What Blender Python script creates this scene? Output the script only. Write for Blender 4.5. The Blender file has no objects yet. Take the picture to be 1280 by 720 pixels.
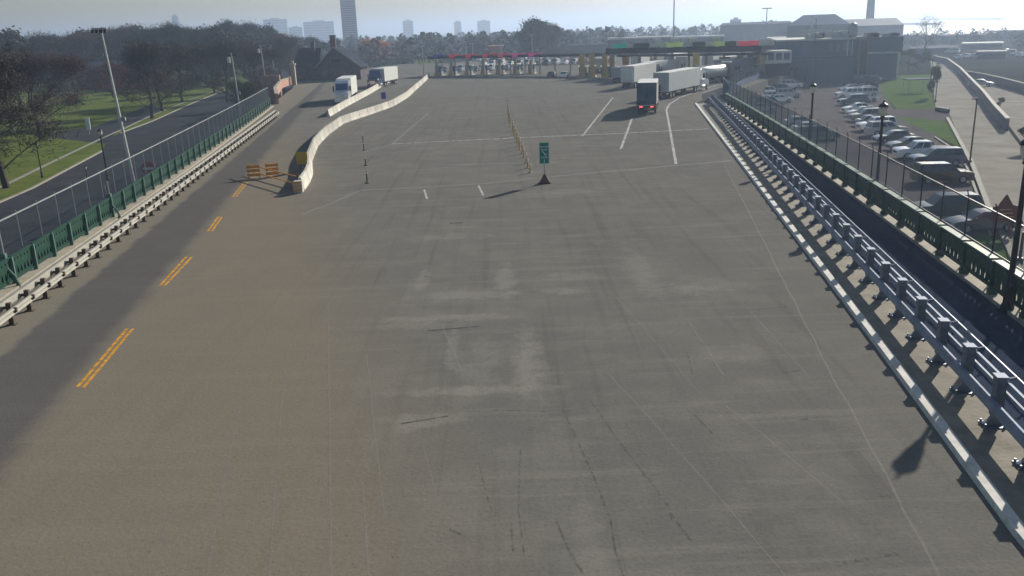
import bpy, bmesh, math, random
from mathutils import Vector, Matrix
rnd = random.Random(7)
sc = bpy.context.scene
COL = sc.collection
PI = math.pi
# ------------------------------------------------------------------ camera model
FP = 1089.0; ROLL = math.radians(2.0); PITCH = math.atan(324*math.cos(ROLL)/FP); CH = 11.5
cF = Vector((0, math.cos(PITCH), -math.sin(PITCH))); cU = Vector((0, math.sin(PITCH), math.cos(PITCH))); cR = Vector((1, 0, 0))
cX = math.cos(ROLL)*cR - math.sin(ROLL)*cU; cY = math.sin(ROLL)*cR + math.cos(ROLL)*cU
LOW = -3.0
def G(px, py, z=0.0):
    d = cF*FP + cX*(px-640) - cY*(py-360)
    t = (z-CH)/d.z
    return Vector((d.x*t, d.y*t, z))
def GL(px, py): return G(px, py, LOW)
def PR(q):
    v = Vector(q)-Vector((0, 0, CH)); w = v.dot(cF)
    return (640+FP*v.dot(cX)/w, 360-FP*v.dot(cY)/w)
def HT(b, py):                                  # height over b whose top shows at row py
    lo, hi = 0, 200
    for _ in range(40):
        m = (lo+hi)/2
        if PR((b[0], b[1], b[2]+m))[1] > py: lo = m
        else: hi = m
    return lo
# ------------------------------------------------------------------ materials
def mat(name, col, rough=.8, metal=0., var=.0, scale=3., bump=0., col2=None, spec=.3, bscale=None):
    m = bpy.data.materials.new(name); m.use_nodes = True
    nt = m.node_tree; N = nt.nodes; L = nt.links
    b = N['Principled BSDF']; b.inputs['Roughness'].default_value = rough; b.inputs['Metallic'].default_value = metal
    b.inputs['Specular IOR Level'].default_value = spec
    b.inputs['Base Color'].default_value = (*col, 1)
    if var or col2:
        tc = N.new('ShaderNodeTexCoord'); n = N.new('ShaderNodeTexNoise'); n.inputs['Scale'].default_value = scale
        n.inputs['Detail'].default_value = 6; n.inputs['Roughness'].default_value = .65
        L.new(tc.outputs['Object'], n.inputs['Vector'])
        r = N.new('ShaderNodeValToRGB'); r.color_ramp.elements[0].position = .3; r.color_ramp.elements[1].position = .7
        c2 = col2 or tuple(min(1, c*(1+var)) for c in col); c1 = col if col2 else tuple(c*(1-var) for c in col)
        r.color_ramp.elements[0].color = (*c1, 1); r.color_ramp.elements[1].color = (*c2, 1)
        L.new(n.outputs['Fac'], r.inputs['Fac']); L.new(r.outputs['Color'], b.inputs['Base Color'])
        if bump:
            n2 = N.new('ShaderNodeTexNoise'); n2.inputs['Scale'].default_value = bscale or scale*6; L.new(tc.outputs['Object'], n2.inputs['Vector'])
            bp = N.new('ShaderNodeBump'); bp.inputs['Strength'].default_value = bump; bp.inputs['Distance'].default_value = .03
            L.new(n2.outputs['Fac'], bp.inputs['Height']); L.new(bp.outputs['Normal'], b.inputs['Normal'])
    return m
def worn(name, col, cover=.5, scale=2.5, rough=.85, soft=.15, amax=.95):
    m = mat(name, col, rough, var=.15, scale=4); nt = m.node_tree; N = nt.nodes; L = nt.links
    tc = N.new('ShaderNodeTexCoord'); n = N.new('ShaderNodeTexNoise'); n.inputs['Scale'].default_value = scale; n.inputs['Detail'].default_value = 8
    n.inputs['Roughness'].default_value = .75
    L.new(tc.outputs['Object'], n.inputs['Vector'])
    r = N.new('ShaderNodeMapRange'); r.inputs['From Min'].default_value = .5+(.5-cover)*.6-soft; r.inputs['From Max'].default_value = .5+(.5-cover)*.6+soft
    L.new(n.outputs['Fac'], r.inputs['Value']); r.inputs['To Max'].default_value = amax; L.new(r.outputs['Result'], N['Principled BSDF'].inputs['Alpha'])
    return m
def emit(name, col, s):
    m = mat(name, col); b = m.node_tree.nodes['Principled BSDF']
    b.inputs['Emission Color'].default_value = (*col, 1); b.inputs['Emission Strength'].default_value = s; return m
def deck_material():
    m = bpy.data.materials.new('plaza_asphalt'); m.use_nodes = True
    nt = m.node_tree; N = nt.nodes; L = nt.links; b = N['Principled BSDF']
    geo = N.new('ShaderNodeNewGeometry'); pos = geo.outputs['Position']
    def noise(sc_, det=6, ro=.6, vec=pos):
        n = N.new('ShaderNodeTexNoise'); n.inputs['Scale'].default_value = sc_; n.inputs['Detail'].default_value = det; n.inputs['Roughness'].default_value = ro
        L.new(vec, n.inputs['Vector']); return n.outputs['Fac']
    def mp(sx, sy, rot=0):
        k = N.new('ShaderNodeMapping'); k.inputs['Scale'].default_value = (sx, sy, 1); k.inputs['Rotation'].default_value = (0, 0, rot); L.new(pos, k.inputs['Vector']); return k.outputs['Vector']
    def mr(v, a, c, o0=0, o1=1):
        r = N.new('ShaderNodeMapRange'); r.interpolation_type = 'SMOOTHSTEP'
        for k, x in zip(('From Min', 'From Max', 'To Min', 'To Max'), (a, c, o0, o1)): r.inputs[k].default_value = x
        L.new(v, r.inputs['Value']); return r.outputs['Result']
    def mth(op, x, y=None):
        k = N.new('ShaderNodeMath'); k.operation = op
        for i, v in enumerate((x, y)):
            if v is None: continue
            if isinstance(v, (int, float)): k.inputs[i].default_value = v
            else: L.new(v, k.inputs[i])
        return k.outputs[0]
    def mix(fac, c1, c2, mode='MIX'):
        k = N.new('ShaderNodeMix'); k.data_type = 'RGBA'; k.blend_type = mode
        if isinstance(fac, (int, float)): k.inputs[0].default_value = fac
        else: L.new(fac, k.inputs[0])
        for i, c in ((6, c1), (7, c2)):
            if isinstance(c, tuple): k.inputs[i].default_value = (*c, 1)
            else: L.new(c, k.inputs[i])
        return k.outputs[2]
    base = mix(mr(noise(.06, 3), .35, .65), (.182,.174,.155), (.162,.157,.142))
    base = mix(mr(noise(.35,8,.7),.42,.66,0,.6), base, (.225,.215,.185))
    # long streaks along the lanes, left by tyres and by the old resurfacing
    st = noise(1.0, 5, .6, mp(1.6, .045, .10))
    base = mix(mr(st, .5, .72, 0, .42), base, (.112,.108,.095))
    st2 = noise(1.0, 6, .7, mp(.10, 1.3, .05))
    base = mix(mr(st2, .5, .68, 0, .5), base, (.25,.238,.205))
    # worn pale patches of old concrete
    sep = N.new('ShaderNodeSeparateXYZ'); L.new(pos, sep.inputs[0]); X, Y = sep.outputs[0], sep.outputs[1]
    wob = noise(1.1, 6, .75)
    for px, py, rx, ry, k in [(632, 350, .5, 3.2, .55), (660, 450, .55, 3.2, .6), (585, 368, 2.4, .9, .5), (560, 398, 3.2, .5, .5), (590, 488, 2.8, .4, .55), (600, 455, .9, 2.2, .35),
                              (565, 296, 2.2, .8, .45), (720, 345, 1.5, .7, .4), (708, 364, 1.2, .5, .5), (800, 340, .7, 4.5, .4), (860, 362, 1.2, .8, .4), (530, 525, 1.5, .5, .5), (510, 535, .5, .6, .5),
                              (528, 350, .35, 2.2, .5), (566, 430, .25, 3.0, .4), (740, 690, .35, 2.2, .3), (885, 355, 1.6, 1.4, .3), (700, 240, 3, 1.2, .35), (500, 408, 3.2, .4, .3), (915, 440, 1.3, 1, .3)]:
        c = G(px, py)
        dx = mth('MULTIPLY', mth('SUBTRACT', X, c.x), 1/rx); dy = mth('MULTIPLY', mth('SUBTRACT', Y, c.y), 1/ry)
        d = mth('ADD', mth('MULTIPLY', dx, dx), mth('MULTIPLY', dy, dy))
        d = mth('ADD', d, mth('MULTIPLY', mth('SUBTRACT', wob, .5), 6.5))
        base = mix(mr(d, -.3, 1.6, k*1.1, 0), base, (.285,.272,.24))
    def band(p, q, soft):                       # 1 on the right-hand side of p->q
        a, c = G(*p), G(*q); t = (c-a).normalized(); n = Vector((t.y, -t.x))
        v = mth('ADD', mth('ADD', mth('MULTIPLY', X, n.x), mth('MULTIPLY', Y, n.y)), -(n.x*a.x+n.y*a.y))
        v = mth('ADD', v, mth('MULTIPLY', mth('SUBTRACT', noise(.5, 4), .5), 1.0))
        return mr(v, -soft, soft)
    near = (0, 446); far = (345, 152)
    lane = mth('SUBTRACT', band(near, far, .3), band((0, 590), (300, 232), .55))
    base = mix(mth('MULTIPLY', lane, .72), base, (.098, .093, .092))
    # sandy shoulder by the left guard rail
    base = mix(mth('MULTIPLY', mth('SUBTRACT', 1, band(near, far, .25)), .7), base, (.24, .215, .17))
    # warmer concrete in the lanes on the left
    base = mix(mth('MULTIPLY', mth('SUBTRACT', band((0, 590), (300, 232), .6), band((560,720),(410,300),3.0)), .68), base, (.232,.196,.145))
    # the flank next to the right kerb is a shade paler
    base = mix(mth('MULTIPLY', band((1165, 720), (905, 200), .35), .3), base, (.22, .21, .185))
    # rough grain and small dark pits
    base = mix(mr(noise(7, 4, .8), .3, .8, 0, .35), base, (.09, .088, .083))
    base = mix(mth('MULTIPLY', mr(noise(14, 3, .6), .62, .72), .5), base, (.06, .06, .056))
    L.new(base, b.inputs['Base Color']); b.inputs['Roughness'].default_value = .95; b.inputs['Specular IOR Level'].default_value = 0.
    bp = N.new('ShaderNodeBump'); bp.inputs['Strength'].default_value = .45; bp.inputs['Distance'].default_value = .03
    L.new(noise(9, 6, .7), bp.inputs['Height']); L.new(bp.outputs['Normal'], b.inputs['Normal'])
    return m
M = dict(
    deck=deck_material(),
    plaza2=mat('asphalt_grey', (.13,.13,.13), .9, spec=0., var=.25, scale=.15),
    street=mat('street_asphalt', (.05,.054,.062), .85, spec=0., var=.25, scale=.2),
    lot=mat('parking_asphalt', (.125,.115,.115), .9, spec=0., var=.2, scale=.12),
    ramp=mat('ramp_concrete', (.31,.29,.25), .9, spec=0., var=.18, scale=.25),
    ground=mat('city_ground', (.03,.034,.032), .95, spec=0., col2=(.055,.055,.046), scale=.05),
    grass=mat('lawn', (.075,.11,.025), .95, spec=0., col2=(.14,.165,.045), scale=.25, bump=.4),
    grass_r=mat('lawn_green', (.07,.12,.035), .95, spec=0., col2=(.11,.15,.055), scale=.5, bump=.4),
    path=mat('path_concrete', (.26, .25, .21), .9, var=.15, scale=1),
    water=mat('lake_water', (.3,.34,.36), .55, var=.1, scale=.01, bump=.35, bscale=.05, spec=.5),
    walk=mat('walkway_asphalt', (.048,.064,.10), .8, spec=0., var=.2, scale=1.5),  # dark asphalt; navy of the parapet's shade is put into its colour
    conc=mat('pale_concrete', (.36,.325,.26), .9, var=.22, scale=1.2, bump=.3),
    sand=mat('sandy_concrete', (.24,.215,.17), .9, var=.3, scale=1.1, bump=.5),
    jersey=mat('jersey_concrete', (.50,.48,.42), .9, var=.2, scale=.8, bump=.3),
    kerbw=mat('kerb_white', (.62, .6, .55), .8, var=.22, scale=2.5),
    white=worn('worn_white_paint', (.62, .62, .6), .55),
    faint=worn('faint_white_paint', (.36,.36,.34), .5, 2.2, soft=.3, amax=.6),
    joint=worn('pale_joint', (.31,.30,.285), .62, 6., soft=.3, amax=.5),
    crack=worn('dark_crack', (.04, .04, .038), .42, 3.5, soft=.12, amax=.6),
    yellow=worn('worn_yellow_paint', (.75, .36, .03), .6, 3),
    tar=worn('tar_patch', (.05, .05, .05), .5, 1.5),
    rail=mat('galvanised_rail', (.23,.27,.35), .7, .15, var=.25, scale=2),
    railpost=mat('rail_post_steel', (.16,.19,.24), .5, .5, var=.3, scale=3),
    lrail=mat('sun_bleached_rail', (.31,.30,.26), .6, .15, var=.15, scale=1.5),
    rust=mat('rusty_brown_post', (.10, .075, .06), .8, var=.35, scale=6),
    green=mat('green_enamel', (.009,.048,.034), .45, var=.3, scale=2.5),
    dgreen=mat('dark_green_iron', (.018, .075, .05), .4, var=.3, scale=3),
    lgreen=mat('pale_green_enamel', (.10,.19,.15), .5, var=.25, scale=2.5),
    wire=mat('fence_wire', (.24, .28, .3), .5, .6),
    darkmetal=mat('dark_metal', (.03, .035, .04), .45, .4, var=.2),
    greymetal=mat('grey_metal', (.34, .36, .37), .5, .4, var=.15),
    whitemetal=mat('white_painted_pole', (.7, .68, .62), .5, var=.08, scale=2),
    lantern=mat('frosted_lantern_glass', (.75, .7, .6), .3),
    black=mat('black_rubber', (.02, .02, .02), .8, var=.2),
    glass=mat('dark_glass', (.02, .03, .045), .08, spec=.7),
    glassb=mat('blue_glass', (.04, .10, .22), .08, spec=.8),
    chrome=mat('bright_chrome', (.75, .76, .78), .18, .9),
    lamp=mat('headlamp_glass', (.85, .86, .9), .1, .5),
    redlamp=mat('red_lamp_glass', (.6, .02, .03), .25),
    litred=emit('lit_red_lamp', (1., .12, .14), 1.2),
    orange=mat('orange_plastic', (.72,.30,.05), .6, var=.25),
    pale_orange=mat('weathered_orange_post', (.55,.36,.15), .7, var=.2),
    yellowsign=mat('yellow_sign', (.45, .33, .04), .6, var=.15),
    yellowpost=mat('yellow_ochre_post', (.52,.34,.09), .6, var=.2),
    beige=mat('beige_column', (.38, .34, .24), .8, var=.15),
    signgreen=mat('sign_green', (.0, .22, .17), .5, var=.1),
    signwhite=mat('sign_white', (.8, .85, .84), .5),
    red=mat('sign_red', (.45, .03, .06), .55, var=.15), blue=mat('sign_blue', (.03, .06, .42), .55, var=.15),
    magenta=mat('sign_magenta', (.42, .03, .2), .55, var=.15), lime=mat('sign_lime', (.3, .42, .1), .55, var=.15), brown=mat('sign_brown', (.16, .05, .04), .6, var=.2),
    brick=mat('red_brick', (.26, .05, .045), .9, var=.25, scale=1.5),
    stone=mat('dark_stone', (.12,.095,.11), .9, spec=.05, var=.3, scale=1.2, bump=.4),
    slate=mat('dark_slate', (.03,.038,.06), .9, spec=.03, var=.25, scale=2),
    pinkwall=mat('pink_brick', (.42, .24, .18), .9, var=.25, scale=1.2),
    bluegrey=mat('blue_grey_cladding', (.085,.115,.18), .85, spec=.05, var=.08, scale=.4),
    midgrey=mat('mid_grey_render', (.17,.18,.2), .8, var=.12, scale=.4),
    roofpale=mat('pale_roof', (.55, .56, .52), .8, var=.15, scale=.5),
    tower=mat('tower_facade', (.18, .19, .21), .7, var=.1, scale=.05),
    bark=mat('bark', (.045, .038, .034), .95, var=.3, scale=5),
    twig=mat('bare_twigs', (.075, .06, .052), .95, var=.3, scale=2),
    leafdark=mat('dark_evergreen', (.03, .05, .035), .9, var=.4, scale=1.5),
    leafbrown=mat('brown_leaves', (.11, .075, .045), .9, var=.4, scale=1.5),
    leafpurple=mat('purple_brown_leaves', (.10, .055, .05), .9, var=.4, scale=1.5),
    leafred=mat('dark_red_leaves', (.17,.03,.03), .9, var=.4, scale=1.5),
    leaforange=mat('orange_leaves', (.7,.33,.06), .9, var=.35, scale=1.5),
    leafgreen=mat('olive_leaves', (.07, .085, .03), .9, var=.35, scale=1.5),
)
for c_, k_ in (('red',(.9,.06,.1)),('magenta',(.8,.08,.35)),('lime',(.45,.6,.2)),('signgreen',(.0,.45,.3))):
    e_ = M[c_].copy(); e_.name = 'lit_'+c_; b_ = e_.node_tree.nodes['Principled BSDF']; b_.inputs['Emission Color'].default_value = (*k_,1); b_.inputs['Emission Strength'].default_value = .14; M['lit_'+c_] = e_
def sign_stripe(name, base, mark, s=6):
    m = mat(name, base, .5); nt = m.node_tree; N = nt.nodes; L = nt.links
    return m
# ------------------------------------------------------------------ mesh builder
class MB:
    def __init__(s): s.v = []; s.f = []; s.m = []
    def add(s, vs, fs, mi=0, T=None):
        o = len(s.v)
        s.v += [tuple(T @ Vector(v)) if T else tuple(v) for v in vs]
        for f in fs: s.f.append(tuple(i+o for i in f)); s.m.append(mi)
        return s
    def box(s, x0, x1, y0, y1, z0, z1, mi=0, T=None):
        vs = [(x0,y0,z0),(x1,y0,z0),(x1,y1,z0),(x0,y1,z0),(x0,y0,z1),(x1,y0,z1),(x1,y1,z1),(x0,y1,z1)]
        return s.add(vs, [(0,3,2,1),(4,5,6,7),(0,1,5,4),(1,2,6,5),(2,3,7,6),(3,0,4,7)], mi, T)
    def bar(s, a, b, w, h, mi=0, up=(0,0,1), cz=0.):       # rectangular bar from a to b (w lateral, h vertical)
        a, b = Vector(a), Vector(b); t = (b-a).normalized(); u = Vector(up); l = t.cross(u)
        if l.length < 1e-4: l = Vector((1,0,0))
        l.normalize(); u = l.cross(t); vs = []
        for p in (a, b):
            for i, j in ((-1,-1),(1,-1),(1,1),(-1,1)): vs.append(p+l*i*w/2+u*(j*h/2+cz))
        return s.add(vs, [(0,1,2,3),(7,6,5,4),(0,4,5,1),(1,5,6,2),(2,6,7,3),(3,7,4,0)], mi)
    def tube(s, a, b, r0, r1=None, n=8, mi=0, cap=True):
        r1 = r0 if r1 is None else r1; a, b = Vector(a), Vector(b); t = (b-a).normalized()
        l = t.cross(Vector((0,0,1)));  l = Vector((1,0,0)) if l.length < 1e-3 else l.normalized(); u = l.cross(t)
        vs = []
        for p, r in ((a, r0), (b, r1)):
            for k in range(n):
                q = 2*PI*k/n; vs.append(p+(l*math.cos(q)+u*math.sin(q))*r)
        fs = [(k, (k+1)%n, n+(k+1)%n, n+k) for k in range(n)]
        if cap: fs += [tuple(range(n))[::-1], tuple(range(n, 2*n))]
        return s.add(vs, fs, mi)
    def lathe(s, prof, c=(0,0,0), n=12, mi=0):
        vs = []; c = Vector(c)
        for r, z in prof:
            for k in range(n): q = 2*PI*k/n; vs.append((c.x+r*math.cos(q), c.y+r*math.sin(q), c.z+z))
        fs = []
        for j in range(len(prof)-1):
            for k in range(n): fs.append((j*n+k, j*n+(k+1)%n, (j+1)*n+(k+1)%n, (j+1)*n+k))
        fs += [tuple(range(n))[::-1], tuple(range((len(prof)-1)*n, len(prof)*n))]
        return s.add(vs, fs, mi)
    def sheet(s, pts, mi=0): return s.add([tuple(p) for p in pts], [tuple(range(len(pts)))], mi)
    def prism(s, pts, z0, z1, mi=0, T=None):
        n = len(pts)
        ar = sum(pts[i][0]*pts[(i+1)%n][1]-pts[(i+1)%n][0]*pts[i][1] for i in range(n))
        if ar < 0: pts = pts[::-1]
        vs = [(p[0], p[1], z0) for p in pts]+[(p[0], p[1], z1) for p in pts]
        return s.add(vs, [tuple(range(n))[::-1], tuple(range(n, 2*n))]+[(i, (i+1)%n, n+(i+1)%n, n+i) for i in range(n)], mi, T)
    def sweep(s, path, prof, mi=0, close=True):          # prof (lateral to the right, height)
        n = len(prof); vs = []
        for i, p in enumerate(path):
            p = Vector(p); a = Vector(path[max(0, i-1)]); b = Vector(path[min(len(path)-1, i+1)]); t = b-a; t.z = 0; t.normalize(); l = Vector((t.y, -t.x, 0))
            for u, h in prof: vs.append(p+l*u+Vector((0, 0, h)))
        fs = []
        for i in range(len(path)-1):
            for k in range(n): fs.append((i*n+k, i*n+(k+1)%n, (i+1)*n+(k+1)%n, (i+1)*n+k))
        fs += [tuple(range(n)), tuple(range((len(path)-1)*n, len(path)*n))[::-1]]
        return s.add(vs, fs, mi)
    def build(s, name, mats, parent=None, bevel=0, smooth=False, loc=None):
        me = bpy.data.meshes.new(name); me.from_pydata(s.v, [], s.f)
        for m in (mats if isinstance(mats, (list, tuple)) else [mats]): me.materials.append(M[m] if isinstance(m, str) else m)
        me.polygons.foreach_set('material_index', s.m)
        bm = bmesh.new(); bm.from_mesh(me)
        if bevel: 
            bmesh.ops.bevel(bm, geom=[e for e in bm.edges if e.calc_length() > bevel*2.2], offset=bevel, segments=2, affect='EDGES', clamp_overlap=True)
        if len(bm.faces) < 60000: bmesh.ops.recalc_face_normals(bm, faces=bm.faces)
        bm.to_mesh(me); bm.free()
        if smooth: me.polygons.foreach_set('use_smooth', [True]*len(me.polygons))
        me.update()
        o = bpy.data.objects.new(name, me); COL.objects.link(o)
        if parent: o.parent = parent
        if loc is not None: o.location = loc
        return o
def thing(name, label, cat, loc=(0,0,0), rz=0, group=None):
    o = bpy.data.objects.new(name, None); COL.objects.link(o); o.location = loc; o.rotation_euler = (0, 0, rz); o.empty_display_size = .1
    return tag(o, label, cat, group)
def tag(o, label, cat, group=None):
    o['label'] = label; o['category'] = cat
    if group: o['group'] = group
    return o
def struct(o): o['kind'] = 'structure'; return o
def copy_tree(o, parent=None):
    c = o.copy(); COL.objects.link(c); c.parent = parent
    for ch in kids.get(o.name, []) if False else list(o.children): copy_tree(ch, c)
    return c
kids = {}
def ordn(i):
    n = i+1; small = ['first','second','third','fourth','fifth','sixth','seventh','eighth','ninth','tenth','eleventh','twelfth']
    if n <= 12: return small[i]
    return str(n)+('th' if n % 100 in (11,12,13) else {1:'st',2:'nd',3:'rd'}.get(n % 10, 'th'))
def along(path, step, start=0.):                 # points and headings every step metres
    out = []; d = start; acc = 0
    for a, b in zip(path[:-1], path[1:]):
        a = Vector(a); b = Vector(b); L = (b-a).length; t = (b-a).normalized()
        while d <= acc+L+1e-6: out.append((a+t*(d-acc), math.atan2(t.y, t.x))); d += step
        acc += L
    return out
def ext(a, b, t): return a+(b-a)*t
# ------------------------------------------------------------------ ground and water
struct(MB().sheet([(-6500,-300,LOW),(6500,-300,LOW),(6500,400,LOW),(700,640,LOW),(280,660,LOW),(240,760,LOW),(150,820,LOW),(100,1200,LOW),(300,2300,LOW),(900,6500,LOW),(-6500,6500,LOW)][::1]).build('ground', 'ground'))
struct(MB().sheet([(-200,-300,LOW-.6),(6600,-300,LOW-.6),(6600,6600,LOW-.6),(-200,6600,LOW-.6)]).build('lake_water', 'water'))
pl = [Vector((-17.5,-8,0)), G(0,372)+Vector((-.35,0,0)), G(345,126), G(366,110), G(372,97), G(452,86), G(505,80), G(560,79), G(640,71), G(985,66), G(1000,80), G(992,87), G(903,121), G(908,131)+Vector((1.2,0,0)), G(1277,400)+Vector((1.2,0,0)), Vector((19.0,14,0)), Vector((17,-8,0))]
p2 = [G(345,126), G(366,110), G(340,98), G(430,76), G(640,72), G(985,66)]
mb = MB().prism([(p.x, p.y) for p in pl], LOW+.01, 0)
struct(mb.build('plaza_pavement', 'deck'))
def flat(name, pts, m, z): return struct(MB().sheet([(p.x, p.y, z) for p in pts]).build(name, m))
# left street, park, path
flat('lawn', [Vector((-70,60,0)), GL(-40,270), GL(40,236), GL(128,188), GL(150,168), GL(190,152), GL(240,130), GL(300,106), GL(330,90), GL(260,78), GL(150,84), GL(0,100), GL(-120,130)], 'grass', LOW+.004)
flat('street', [Vector((-30,20,0)), Vector((-52,50,0)), GL(0,252), GL(40,236), GL(128,190), GL(133,176), GL(150,166), GL(190,152), GL(240,129), GL(300,105), GL(352,86), GL(392,78), GL(392,90), GL(350,130), GL(270,200), GL(120,300), Vector((-20,20,0))], 'street', LOW+.010)
flat('side_street', [GL(132,180), GL(150,162), GL(205,138), GL(190,130), GL(120,158), GL(60,166), GL(62,172)], 'street', LOW+.007)
path_l = [GL(-60,262), GL(5,232), GL(60,205), GL(125,174), GL(152,162), GL(190,144), GL(240,124), GL(280,109)]
flat('path', [p+Vector((0,1.5,0)) for p in path_l]+[p-Vector((0,1.5,0)) for p in path_l[::-1]], 'path', LOW+.009)
for k in ([GL(-20,262), GL(40,236), GL(128,189)], [GL(150,167), GL(190,152), GL(240,129.5), GL(300,105.5)]):
    struct(MB().sweep(k, [(-.15,0),(.15,0),(.15,.14),(-.15,.14)]).build('kerb', 'path'))
# right: parking lot, lawns, ramp
flat('parking_lot', [Vector((24,14,0)), Vector((23,60,0)), Vector((32,125,0)), GL(930,112), GL(985,84), GL(1098,82), GL(1106,118), GL(1118,138), GL(1175,172), GL(1216,218), GL(1240,300), GL(1280,420)], 'lot', LOW+.004)
flat('lawn_by_ramp', [GL(1098,95), GL(1164,93), GL(1169,137), GL(1120,136), GL(1104,118)], 'grass_r', LOW+.008)
flat('lawn_verge', [GL(1116,145), GL(1190,153), GL(1213,196), GL(1198,184), GL(1172,170)], 'grass_r', LOW+.008)
flat('lawn_corner', [GL(1236,285), GL(1262,305), GL(1300,420), GL(1320,520), Vector((19.5,20,0)), Vector((21.2,33,0)), GL(1205,300)], 'grass_r', LOW+.012)
flat('side_drive', [GL(1106,136), GL(1169,137), GL(1186,140), GL(1192,153), GL(1116,145)], 'lot', LOW+.011)
flat('ramp_road', [GL(1163,76), GL(1184,80), GL(1210,104), GL(1228,124), GL(1258,160), GL(1300,215), GL(1420,380), GL(1500,640), GL(1300,420), GL(1262,305), GL(1236,270), GL(1215,214), GL(1186,140), GL(1170,138), GL(1166,110)], 'ramp', LOW+.014)
flat('upper_road', [GL(1208,97), GL(1240,100), GL(1300,112), GL(1420,140), GL(1420,330), GL(1300,210), GL(1262,158), GL(1232,122)], 'ramp', LOW+.017)
kp = [GL(1184,148), GL(1215,206), GL(1236,262), GL(1256,300), GL(1290,380)]
struct(MB().sweep(kp, [(-.2,0),(.2,0),(.2,.18),(-.2,.18)]).build('kerb', 'path'))
kp = [GL(1168,172), GL(1196,190), GL(1209,212), GL(1222,246), GL(1238,296)]
struct(MB().sweep(kp, [(-.1,0),(.1,0),(.1,.15),(-.1,.15)]).build('kerb', 'path'))
# ------------------------------------------------------------------ painted marks, joints, cracks on the deck
def strips(name, segs, m, z):
    mb = MB()
    for pts, w, wob in segs:
        P = [G(*p) for p in pts]; Q = []
        for a, b in zip(P[:-1], P[1:]):
            n = max(1, int((b-a).length/1.2)) if wob else 1
            for i in range(n): Q.append(a+(b-a)*(i/n)+Vector((rnd.uniform(-wob, wob)*1.3, rnd.uniform(-wob, wob)*1.3, 0)))
        Q.append(P[-1])
        for i in range(len(Q)-1):
            a, b = Q[i], Q[i+1]; t = (b-a).normalized(); l = Vector((t.y, -t.x, 0))*w/2
            mb.sheet([(a+l).to_2d().to_3d()+Vector((0,0,z)), (b+l).to_2d().to_3d()+Vector((0,0,z)), (b-l).to_2d().to_3d()+Vector((0,0,z)), (a-l).to_2d().to_3d()+Vector((0,0,z))])
    return struct(mb.build(name, m))
strips('lane_marking_white', [([(490,180),(640,172.5),(760,167.5),(886,161)], .34, 0), ([(766,122),(728,170)], .22, 0), ([(790,148),(776,186)], .24, 0),
    ([(905,103),(872,114),(850,122),(837,130),(833,137),(838,165),(845,205)], .24, 0), ([(530,237),(534,249)], .16, 0), ([(598,232),(604,244)], .16, 0)], 'white', .008)
strips('lane_marking_faint', [([(450,238),(600,230),(740,216),(915,201)], .45, 0), ([(490,180),(536,141)], .35, 0), ([(886,161),(905,161)], .2, 0), ([(560,206),(700,203)], .4, .1), ([(455,190),(490,181)], .3, 0), ([(380,268),(450,238)], .3, .1)], 'faint', .004)
strips('lane_marking_yellow', [([(97,484),(159,411)], .14, 0), ([(104,485),(166,411)], .14, 0), ([(200,357),(233,321)], .14, 0), ([(206,357),(240,321)], .14, 0), ([(260,289),(273,271)], .14, 0), ([(265,289),(277.5,271)], .14, 0),
    ([(291,246),(305,228)], .12, 0), ([(295,246),(309,228)], .12, 0)], 'yellow', .008)
strips('pavement_joint', [([(300,510),(275,620),(256,735)], .035, .01), ([(358,440),(345,580),(335,735)], .03, .01), ([(410,380),(412,540),(414,740)], .05, .01), ([(458,440),(468,540),(480,640)], .04, .01), ([(452,600),(462,735)], .05, .01),
    ([(520,520),(546,625)], .03, .01), ([(655,462),(680,505)], .05, .01), ([(553,405),(578,470)], .09, .03), ([(758,465),(800,510),(880,600),(975,712),(990,735)], .045, .01), ([(905,505),(955,545),(1055,630)], .045, .01),
    ([(860,400),(905,470)], .04, .02), ([(1060,380),(1110,450)], .03, .02), ([(905,205),(945,283),(985,362),(1044,478),(1089,558),(1133,642),(1180,732)], .07, .03), ([(760,360),(900,520)], .03, .02), ([(930,380),(1010,470)], .03, .02), ([(215,640),(180,735)], .03, .01), ([(125,640),(80,735)], .03, .01)], 'joint', .004)
strips('pavement_crack', [([(703,510),(722,548),(745,598),(762,650),(782,728)], .045, .05), ([(735,500),(765,540),(800,585),(868,682)], .04, .06), ([(866,517),(892,543)], .05, .04), ([(695,648),(715,688),(728,715)], .05, .05),
    ([(622,513),(720,514)], .05, .06), ([(860,440),(866,468)], .03, .03), ([(560,662),(585,672)], .06, .04), ([(640,655),(642,690)], .05, .04), ([(652,560),(650,640),(656,700)], .03, .05), ([(1052,704),(1122,692)], .12, .02), ([(600,580),(615,640)], .03, .05), ([(836,628),(840,650)], .03, .03),
    ([(930,388),(985,384)], .07, .05), ([(740,372),(900,386)], .03, .06), ([(830,515),(970,516)], .03, .05), ([(978,466),(1000,463)], .08, .02), ([(985,416),(997,415)], .08, .02), ([(1100,620),(1115,621)], .1, .02), ([(996,525),(1010,524)], .12, .02)], 'crack', .012)
strips('tar_patch', [([(562,279),(579,278.5)], .28, 0), ([(536,414),(600,408)], .1, .05), ([(500,530),(560,520)], .08, .05)], 'tar', .008)
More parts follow.
